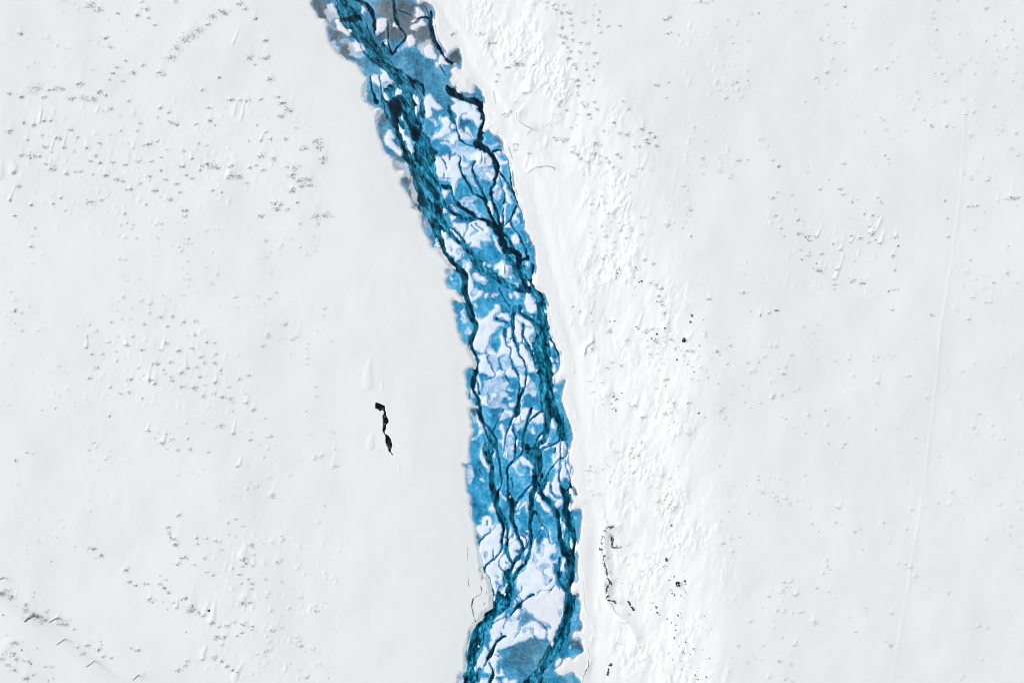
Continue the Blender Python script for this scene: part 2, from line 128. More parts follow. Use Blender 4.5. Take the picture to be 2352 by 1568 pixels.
# white snow patches: key | outline | holes
WHITE = {'A': {'a1': '833,100 870,105 905,150 870,210 845,200 850,150', 'a2': '1060,310 1140,290 1200,300 1225,350 1215,400 1180,480 1110,490 1075,520 1060,450 1068,370', 'a3': '1335,355 1370,395 1390,430 1345,415 1310,400', 'a4': '1660,125 1700,120 1745,160 1785,210 1805,260 1750,285 1690,280 1660,255 1675,190',
  'a5': '1605,340 1640,305 1665,300 1650,335 1615,352', 'a6': '1590,415 1650,375 1710,345 1760,310 1800,350 1820,400 1770,400 1720,410 1690,435 1650,465 1600,460', 'a7': '1525,570 1600,540 1650,620 1640,690 1590,715 1550,690', 'a8': '1800,730 1860,680 1900,680 1930,780 1985,860 1990,890 1950,920 1900,890 1830,880 1790,800',
  'a9': '2030,860 2090,890 2150,970 2160,1000 2090,990 2040,990 2010,1020 1970,1000 1965,960 2010,960', 'a10': '430,320 495,300 530,380 590,430 660,450 690,490 670,520 620,540 560,500 480,460 460,390', 'a11': '725,680 790,660 870,720 890,775 820,800 770,790', 'a12': '1145,1050 1200,1090 1245,1150 1280,1235 1300,1270 1220,1250 1150,1260 1125,1200 1150,1130',
  'a13': '990,1185 1050,1145 1090,1160 1110,1230 1135,1340 1080,1300 1020,1260 985,1240', 'a14': '1160,1375 1195,1430 1250,1500 1265,1545 1220,1550 1180,1490 1155,1440', 'a15': '1380,1335 1420,1370 1462,1400 1440,1450 1390,1460 1350,1480 1350,1420', 'a16': '1620,1450 1700,1510 1725,1590 1700,1610 1650,1570',
  'a17': '1172,640 1195,660 1215,660 1218,618 1240,630 1240,660 1215,695 1185,670', 'a18': '380,60 420,130 460,200 420,170 360,110'},
 'B': {'b1': '1010,-40 1080,-110 1130,-90 1170,-20 1210,30 1275,100 1220,125 1165,95 1115,85 1135,170 1110,230 1050,225 1040,150 1005,50', 'b2': '870,80 900,90 895,190 880,180', 'b3': '640,200 665,190 690,240 690,275 650,265', 'b4': '580,300 640,370 700,430 715,500 760,530 800,580 810,640 780,640 730,600 680,590 650,500 610,430 565,420',
  'b5': '750,660 800,660 838,700 830,790 790,760 755,700', 'b6': '485,430 530,490 560,540 510,560 530,620 590,690 650,750 680,805 640,800 570,760 500,700 450,660 420,600 410,530 440,470', 'b7': '1260,230 1300,250 1340,225 1400,260 1420,330 1390,380 1410,470 1350,500 1290,540 1200,560 1150,500 1240,470 1290,400 1310,350 1270,290',
  'b8': '1420,360 1450,345 1480,400 1425,405', 'b10': '1530,430 1570,430 1590,470 1660,480 1700,500 1745,560 1680,570 1600,560 1560,540 1530,480', 'b11': '1660,400 1690,405 1715,460 1695,475 1660,430', 'b12': '1440,490 1490,470 1540,520 1540,570 1500,590 1480,640 1440,640 1410,600',
  'b13': '1690,880 1740,800 1800,760 1850,740 1900,735 1960,770 2010,810 2040,870 2045,930 2000,980 1930,1005 1860,990 1810,940 1800,900 1760,890 1720,900',
  'b14': '1180,850 1240,850 1285,868 1300,890 1345,880 1290,850 1310,820 1360,815 1400,870 1420,835 1480,822 1550,840 1540,900 1530,960 1550,1050 1600,1140 1560,1160 1510,1220 1490,1330 1450,1420 1430,1330 1440,1250 1430,1160 1350,1150 1290,1150 1205,1120 1190,1000',
  'b15': '1570,900 1590,870 1620,920 1690,935 1680,980 1650,1010 1600,1000 1565,960', 'b16': '1950,1070 2000,1065 2060,1110 2090,1140 2080,1170 2040,1190 2000,1150', 'b17': '2080,800 2130,790 2160,850 2220,910 2300,910 2300,935 2240,960 2160,955 2130,880', 'b18': '2135,760 2170,745 2190,780 2150,790', 'b19': '2165,1010 2200,1020 2195,1060 2170,1050',
  'b20': '2150,1100 2180,1090 2200,1160 2130,1210 2140,1130', 'b21': '2120,1250 2150,1290 2130,1320 2095,1310', 'b22': '2255,1245 2290,1350 2330,1460 2340,1560 2280,1540 2250,1450 2220,1320', 'b23': '1300,1345 1360,1345 1370,1400 1330,1465 1310,1450'},
 'R': {'r1': '250,930 310,915 350,940 380,958 450,962 520,1000 555,1045 575,1085 560,1010 600,1005 632,1040 635,1110 680,1160 710,1230 715,1300 690,1310 705,1350 700,1380 640,1340 600,1280 560,1240 470,1230 420,1200 500,1150 440,1150 390,1190 370,1250 355,1370 330,1370 330,1250 340,1190 300,1120 260,1080 270,1040 320,1000 290,960'},
 'C': {'c1': '670,40 740,100 720,115 680,115', 'c2': '790,170 865,180 850,230 800,260 790,220', 'c3': '835,285 900,300 980,290 1020,330 1020,390 980,440 970,475 940,460 910,400 860,350 840,330',
  'c4': '1090,270 1170,250 1300,250 1340,290 1360,350 1390,440 1340,445 1380,480 1410,540 1330,550 1240,545 1240,600 1250,655 1170,630 1090,640 1100,570 1060,595 1030,570 1000,500 1020,430 1060,370 1070,300|1085,480 1140,410 1180,395 1200,420 1130,460', 'c5': '805,365 850,385 910,450 940,520 930,535 890,500 830,440',
  'c7': '645,350 690,390 715,420 745,530 820,520 870,570 920,610 950,650 930,690 960,790 920,840 870,850 850,800 800,775 750,770 720,720 710,650 700,570 680,500 650,440|790,645 815,645 812,700 790,710|880,690 930,660 940,760 900,750', 'c8': '565,500 590,520 620,600 650,690 640,700 600,660 570,630',
  'c9': '1045,870 1090,900 1100,950 1080,1000 1085,1060 1110,1130 1140,1200 1140,1290 1180,1280 1200,1300 1210,1330 1270,1320 1250,1400 1190,1440 1090,1470 1060,1410 1060,1330 1045,1240 1050,1150 1030,1060 1010,980 1030,920|1095,1355 1140,1300 1200,1310 1205,1370 1130,1415', 'c10': '1140,1060 1200,1050 1240,1090 1300,1120 1325,1160 1310,1180 1250,1160 1200,1150',
  'c11': '1385,-40 1420,-20 1440,60 1405,140 1370,130 1370,70', 'c13': '1540,190 1560,190 1575,250 1545,260', 'c14': '1620,0 1645,0 1620,90 1618,150 1605,90', 'c34': '1615,155 1630,200 1615,270 1600,220', 'c15': '1690,265 1720,345 1650,350 1605,340 1630,300', 'c16': '1815,45 1845,110 1810,130', 'c17': '1790,145 1815,200 1835,270 1800,220 1750,240 1745,220',
  'c18': '1740,470 1780,455 1820,490 1850,540 1840,590 1800,600 1740,570 1720,510', 'c19': '1460,490 1480,500 1500,580 1540,650 1580,720 1550,710 1500,630 1460,560', 'c20': '1575,850 1600,880 1650,920 1700,950 1710,1010 1680,1060 1640,1110 1560,1080 1540,1010 1500,990 1470,990 1470,950 1510,920', 'c21': '1700,1100 1730,1110 1725,1140 1700,1130',
  'c22': '1790,1210 1810,1220 1830,1270 1800,1260', 'c23': '1960,1160 1990,1180 2010,1220 1990,1250 1965,1210', 'c24': '1965,880 1985,920 1955,940', 'c25': '1940,1340 1980,1360 2030,1420 2075,1490 2050,1500 2110,1550 2100,1620 2080,1640 2020,1660 1990,1640 1950,1580 1925,1520 1940,1420', 'c26': '1765,1355 1820,1370 1840,1400 1815,1425 1790,1390',
  'c27': '1700,1375 1730,1390 1735,1425 1710,1430 1698,1400', 'c28': '1310,1400 1345,1365 1375,1370 1350,1400 1325,1425', 'c29': '1425,1400 1445,1370 1440,1410', 'c30': '1160,1515 1190,1550 1180,1575', 'c31': '1490,1525 1545,1560 1510,1600 1465,1580', 'c32': '1280,900 1330,895 1300,915', 'c33': '1370,925 1400,930 1385,950', 'c35': '1475,1370 1505,1375 1490,1395', 'c36': '795,1120 830,1150 805,1160'},
 'D': {'d1': '375,100 400,165 460,178 520,165 590,115 650,60 710,0 745,-10 750,60 700,100 650,150 660,210 730,240 800,270 720,300 680,370 620,440 590,520 560,590 540,640 500,690 440,670 380,650 330,600 350,540 390,450 420,380 450,310 430,260 400,220 370,150', 'd1b': '740,110 780,90 860,100 890,130 915,200 850,195 800,150 740,135',
  'd2': '770,430 810,420 850,500 865,600 920,640 920,720 850,700 790,720 740,750 680,740 600,720 570,680 640,650 700,700 720,715 760,650 780,580 770,500', 'd3': '870,345 920,325 925,400 945,450 915,470 870,450 855,430 880,390', 'd4': '950,490 985,530 1000,610 1020,690 1080,770 1120,830 1145,920 1080,900 1000,880 950,800 930,730 940,630 920,600 880,580 900,545 930,540',
  'd5': '1005,135 1100,150 1180,190 1240,220 1270,270 1240,305 1190,310 1140,265 1090,240 1040,200', 'd6': '1000,180 1040,220 1090,300 1095,400 1100,500 1080,545 1040,520 1000,440 975,350 985,260', 'd7': '1145,290 1190,315 1270,320 1285,390 1230,420 1210,470 1230,560 1265,610 1255,655 1220,600 1190,510 1160,470 1140,400',
  'd8': '1060,580 1110,560 1150,610 1170,680 1210,760 1230,830 1270,860 1300,950 1290,980 1210,980 1180,900 1150,830 1110,770 1070,690 1050,620', 'd9': '1060,1045 1110,1040 1150,1060 1140,1140 1130,1210 1080,1210 1065,1130', 'd10': '1150,1150 1180,1060 1210,1080 1220,1130 1180,1200 1150,1200',
  'd11': '440,760 500,720 560,740 570,800 610,900 650,960 690,1020 670,1065 600,1040 540,1000 460,1000 430,950 440,870 470,830 445,790', 'd12': '690,1030 740,960 790,970 830,970 810,1030 760,1050 700,1062', 'd30': '900,920 960,940 1030,1040 1050,1090 1000,1060 870,1050 860,1000', 'd13': '415,1040 440,1070 465,1160 460,1230 430,1230 415,1130',
  'd14': '400,1175 415,1230 430,1290 400,1300 375,1270', 'd15': '320,1240 340,1290 370,1370 340,1340 305,1300', 'd16': '500,1360 540,1350 570,1400 565,1500 500,1500 465,1470 480,1400', 'd17': '640,1340 690,1310 720,1340 690,1390 640,1380', 'd18': '450,1360 490,1340 500,1380 460,1400', 'd19': '1520,505 1570,580 1525,600', 'd20': '1520,750 1550,790 1570,830 1545,835',
  'd21': '1585,895 1615,960 1600,1005 1570,980', 'd22': '1440,20 1500,70 1510,110 1450,80', 'd24': '1600,1255 1630,1275 1600,1285', 'd27': '175,60 205,35 195,90 165,110', 'd31': '190,110 215,110 235,200 215,180', 'd32': '175,180 210,220 250,205 225,240 190,225', 'd28': '900,1490 975,1470 980,1520 910,1520', 'd29': '1085,40 1105,60 1100,85 1088,70',
  'd33': '1115,480 1135,520 1130,540 1115,530', 'd34': '1262,690 1280,705 1270,725', 'd35': '1630,820 1650,840 1635,845', 'd36': '1230,150 1250,145 1245,165', 'd37': '1305,960 1330,955 1320,985'},
 'E': {'e1': '1070,0 1200,-20 1195,90 1150,150 1090,150 1080,70', 'e2': '1010,130 1050,70 1075,110 1070,180 1000,210', 'e3': '945,190 970,120 995,130 990,185', 'e4': '1240,110 1270,10 1330,0 1345,30 1310,80 1260,125', 'e5': '1225,200 1270,140 1340,100 1420,40 1440,60 1455,130 1440,205 1350,200 1300,180', 'e6': '1550,150 1580,190 1610,270 1605,290 1560,270',
  'e7': '1245,320 1275,280 1295,350 1280,380', 'e9': '1350,440 1395,385 1400,410 1365,445', 'e10': '1380,585 1420,520 1480,490 1520,420 1525,450 1480,530 1420,555', 'e11': '1440,620 1500,575 1500,590 1460,625', 'e12': '1560,570 1620,540 1670,510 1680,560 1675,640 1680,740 1640,790 1610,830 1570,770 1580,700 1620,650 1625,590|1600,700 1640,650 1640,690 1610,730',
  'e13': '1700,490 1730,500 1780,570 1770,600 1740,560 1735,620 1720,710 1700,680', 'e14': '1760,740 1800,670 1810,680 1800,750 1770,760', 'e15': '1610,860 1680,760 1690,800 1680,870 1660,920', 'e16': '1700,860 1740,755 1760,790 1760,860 1780,930 1760,1010 1710,1060 1690,1090 1680,1000', 'e17': '1770,850 1840,850 1850,930 1830,1010 1820,930', 'e18': '1760,985 1820,1040 1820,1090 1790,1040',
  'e19': '1560,1140 1590,1040 1645,960 1650,1060 1680,1150 1710,1260 1715,1310 1640,1290 1580,1270 1560,1220', 'e20': '1450,1250 1470,1160 1505,1100 1525,1150 1525,1280 1480,1310', 'e21': '1530,1290 1580,1330 1620,1380 1560,1350', 'e22': '1605,1460 1640,1380 1700,1360 1715,1420 1650,1480', 'e23': '1330,1300 1370,1300 1400,1350 1420,1430 1480,1490 1530,1560 1470,1550 1400,1480 1380,1420 1340,1390',
  'e24': '1290,1310 1310,1250 1320,1270 1300,1320', 'e25': '1205,1220 1255,1165 1250,1200 1220,1230', 'e26': '1070,760 1105,715 1150,750 1210,800 1250,870 1250,890 1190,860 1120,840 1080,800', 'e27': '940,850 1000,810 1060,750 1030,830 1020,880 1040,950 1120,1000 1060,990 1000,900', 'e28': '1230,1000 1245,930 1248,980', 'e29': '880,370 930,315 960,350 960,390 920,390',
  'e30': '915,310 940,250 930,300', 'e31': '770,280 800,240 830,320 845,400 835,480 830,590 800,520 760,480 810,430 800,360', 'e32': '930,580 980,575 985,605 935,608', 'e45': '850,650 870,645 878,710 855,718', 'e46': '830,20 940,25 945,85 900,75 840,50', 'e33': '1005,470 1030,460 1020,540 1005,540', 'e34': '1068,600 1085,585 1098,600 1080,625',
  'e35': '400,80 430,110 450,180 480,230 480,260 440,260 420,210 405,150', 'e36': '440,350 470,310 505,330 490,360 455,375', 'e37': '480,590 490,540 515,515 500,580', 'e38': '455,620 475,610 500,690 545,790 590,880 570,895 520,860 490,800 460,740', 'e39': '600,1530 640,1460 680,1490 660,1560', 'e40': '1060,1500 1140,1410 1170,1420 1180,1460 1195,1540 1170,1500 1150,1440 1080,1510',
  'e41': '1020,1500 1055,1430 1060,1450 1030,1510', 'e42': '752,1258 800,1318 862,1380 850,1386 790,1328', 'e43': '900,1320 920,1310 925,1345 908,1350', 'e44': '670,700 685,650 690,660 675,705', 'e47': '535,270 560,270 545,300', 'e48': '1340,150 1345,190 1360,190'},
 'F': {'f1': '395,235 480,200 470,140 500,90 580,60 620,80 640,180 660,205 700,190 660,250 620,290 540,330 495,370 430,310', 'f1b': '700,230 740,190 790,210 805,260 770,320 780,390 755,470 755,540 750,610 700,670 660,690 640,720 590,780 540,800 515,830 495,800 490,700 450,620 440,560 480,460 540,380 600,330 650,280|525,620 560,590 580,640 560,710 530,700',
  'f2': '800,560 815,620 790,670 760,720 740,760 755,810 790,860 825,920 815,980 790,1050 770,1100 720,1040 690,1060 710,1130 715,1220 695,1260 670,1200 650,1120 630,1060 590,980 560,940 545,880 550,840 600,800 670,740 720,680 760,620|700,975 720,960 740,990 730,1020 705,1005', 'f3': '800,680 835,660 860,630 890,680 895,760 850,760 860,790 900,790 900,840 860,870 820,880 790,850 765,790 770,720',
  'f4': '840,350 850,260 865,280 860,340', 'f5': '805,460 815,400 830,410 825,470', 'f6': '895,370 910,290 930,230 945,290 935,340', 'f7': '885,480 890,420 940,390 985,330 1005,390 990,450 940,470 910,500', 'f8': '1010,420 1050,470 1080,510 1085,560 1000,560 980,600 1000,640 1050,660 1000,720 960,750 935,690 910,640 900,560 910,500 950,470', 'f9': '1070,350 1140,400 1150,460 1130,530 1110,480 1080,410',
  'f10': '1170,560 1195,550 1190,620 1165,650 1145,640', 'f11': '1010,770 1060,725 1080,750 1070,820 1040,850 1010,840', 'f12': '980,840 1000,880 990,925 960,920 955,880', 'f13': '1112,765 1130,750 1122,800',
  'f14': '1250,540 1290,440 1310,420 1325,500 1320,580 1340,620 1390,620 1440,580 1425,490 1400,465 1460,410 1490,410 1520,480 1560,490 1605,485 1615,560 1610,620 1560,610 1530,650 1520,700 1560,740 1615,745 1610,770 1560,780 1560,850 1570,930 1610,980 1615,1060 1600,1105 1530,1170 1460,1195 1390,1195 1300,1270 1200,1290 1150,1340 1100,1330 1050,1260 1060,1200 1020,1150 1030,1050 1050,960 1100,920 1160,860 1200,770 1240,700 1245,620|1330,500 1355,520 1350,610 1325,580|1375,600 1430,600 1420,670 1380,640|1270,680 1290,620 1330,700 1345,750 1320,790 1265,750|1320,845 1380,815 1460,775 1500,780 1530,840 1460,865 1430,910 1500,980 1545,1020 1530,1090 1465,1120 1455,1050 1430,950 1380,890',
  'f15': '780,1190 830,1130 870,1070 875,1110 850,1160 830,1230 800,1250 770,1240', 'f16': '805,1240 850,1235 835,1280 815,1270', 'f17': '1675,85 1700,110 1725,140 1700,160 1680,130', 'f18': '1720,220 1740,175 1760,230 1740,260', 'f19': '1850,380 1870,460 1865,560 1840,550 1825,450', 'f20': '1715,350 1735,390 1715,395', 'f21': '1690,830 1730,725 1745,790 1735,890 1685,890', 'f22': '1750,690 1770,770 1750,780 1735,740',
  'f23': '1635,790 1645,720 1650,780', 'f24': '1165,290 1195,280 1190,300', 'f25': '1170,395 1185,375 1195,405', 'f26': '1380,250 1400,205 1402,240', 'f27': '1508,350 1512,280 1522,340', 'f28': '1527,360 1542,440 1530,445',
  'fb': '1130,1362 1200,1315 1300,1285 1395,1205 1460,1203 1530,1182 1602,1117 1650,1150 1680,1190 1700,1160 1740,1180 1765,1250 1750,1290 1720,1330 1730,1450 1728,1560 1700,1680 1640,1770 1600,1870 1580,1950 1585,2000 1545,2080 1530,1980 1495,1920 1500,1800 1550,1780 1540,1740 1480,1700 1370,1640 1290,1600 1290,1560 1200,1530 1150,1450|1655,1510 1700,1465 1712,1520 1680,1600 1660,1560'},
 'G': {'g1': '670,610 700,580 740,550 800,510 825,490 810,540 760,590 700,605', 'g2': '960,500 1000,450 1035,430 1070,490 1040,540 980,540',
  'g3': '620,830 640,740 670,660 730,620 800,580 840,570 835,620 820,690 832,730 860,640 890,610 880,540 895,520 900,610 960,620 1050,600 1050,690 1030,760 1070,740 1140,700 1200,650 1270,620 1330,640 1380,690 1430,740 1470,760 1460,830 1430,890 1350,880 1290,830 1260,830 1240,780 1220,720 1200,740 1230,790 1260,850 1210,870 1150,910 1060,930 1000,970 870,1010 780,1050 740,1050 720,1080 745,1130 690,1140 760,1160 760,1190 710,1230 700,1290 680,1330 640,1370 620,1300 605,1210 640,1160 670,1080 680,1000 720,930 700,940 670,960 640,880|1200,722 1250,720 1280,740 1270,830 1230,790|1095,765 1150,720 1190,735 1140,800',
  'g4': '540,1005 575,1080 570,1140 550,1170 545,1230 500,1330 430,1340 400,1300 410,1230 440,1200 440,1150 500,1090', 'g5': '575,1230 610,1280 635,1370 635,1420 590,1420 525,1390 525,1290', 'g6': '610,960 640,920 670,960 655,1010 620,1040', 'g7': '680,1280 700,1290 710,1400 740,1430 760,1410 770,1340 790,1350 825,1440 790,1460 720,1465 700,1490 740,1568 640,1568 670,1500 685,1430',
  'g8': '835,1500 870,1490 900,1540 990,1520 1000,1570 840,1570', 'g9': '1630,1240 1660,1190 1690,1200 1685,1250 1660,1300 1625,1330 1615,1290', 'g10': '450,1568 470,1510 530,1510 590,1530 560,1568', 'g11': '370,1360 395,1320 400,1360 380,1400', 'g12': '415,1000 440,980 445,1000 430,1020', 'g13': '985,330 1000,310 1005,350 990,370', 'g14': '975,405 990,385 995,410',
  'g15': '1835,1040 1840,985 1850,1010', 'g16': '655,300 665,230 685,270 680,310'}}
GREY = {'A': '150,60,260,1 300,250,160,.7 450,500,220,1 600,780,200,1 1200,150,260,1 1500,200,300,1.1 1750,500,260,1.1 1180,520,150,.9 1350,560,120,.6 1900,700,200,.8 850,980,150,.6 900,1450,120,.7 2250,880,130,.8 1830,100,150,.8 1450,450,200,.9',
 'B': '380,250,150,1 380,550,140,.9 600,760,150,.6 620,970,130,1.2 780,1200,160,1.2 850,1450,150,1.2 2100,500,120,.5 80,60,120,.6', 'C': '270,100,150,1.1 380,300,110,.9 470,500,70,.7 760,1020,60,.6 1990,430,60,.3 720,1200,50,.6 840,1480,50,.6',
 'D': '200,850,60,.8 270,1350,50,.6 1740,1150,60,.6 330,1540,60,.9 60,100,40,.4', 'E': '330,60,70,.7 210,860,50,.9 1920,1250,70,.9 1900,1480,90,.9 290,1330,60,.6', 'F': '2000,100,50,.6 420,400,60,.8 1930,850,60,.7 1940,1260,70,1 470,950,40,.8', 'G': '1180,560,140,.6 1400,660,100,.5 1940,950,120,.8 140,1480,90,1 1990,700,60,.8 1690,500,60,.8 1100,1150,460,.55 1350,950,200,.3 1800,1480,200,.4', 'R': '320,300,130,.8 450,850,120,.8 640,850,80,.3 250,400,80,.6'}
HOLE = ('K', '366,552 384,543 408,546 440,562 470,575 485,600 485,625 497,650 498,690 510,725 527,765 518,795 500,805 500,840 495,870 482,890 490,925 510,935 540,970 560,1005 572,1060 565,1090 560,1140 585,1170 575,1178 560,1150 535,1140 520,1090 500,1050 490,1010 493,950 475,915 457,880 463,840 463,760 452,700 470,680 470,640 455,630 425,640 400,618 370,612 365,590')
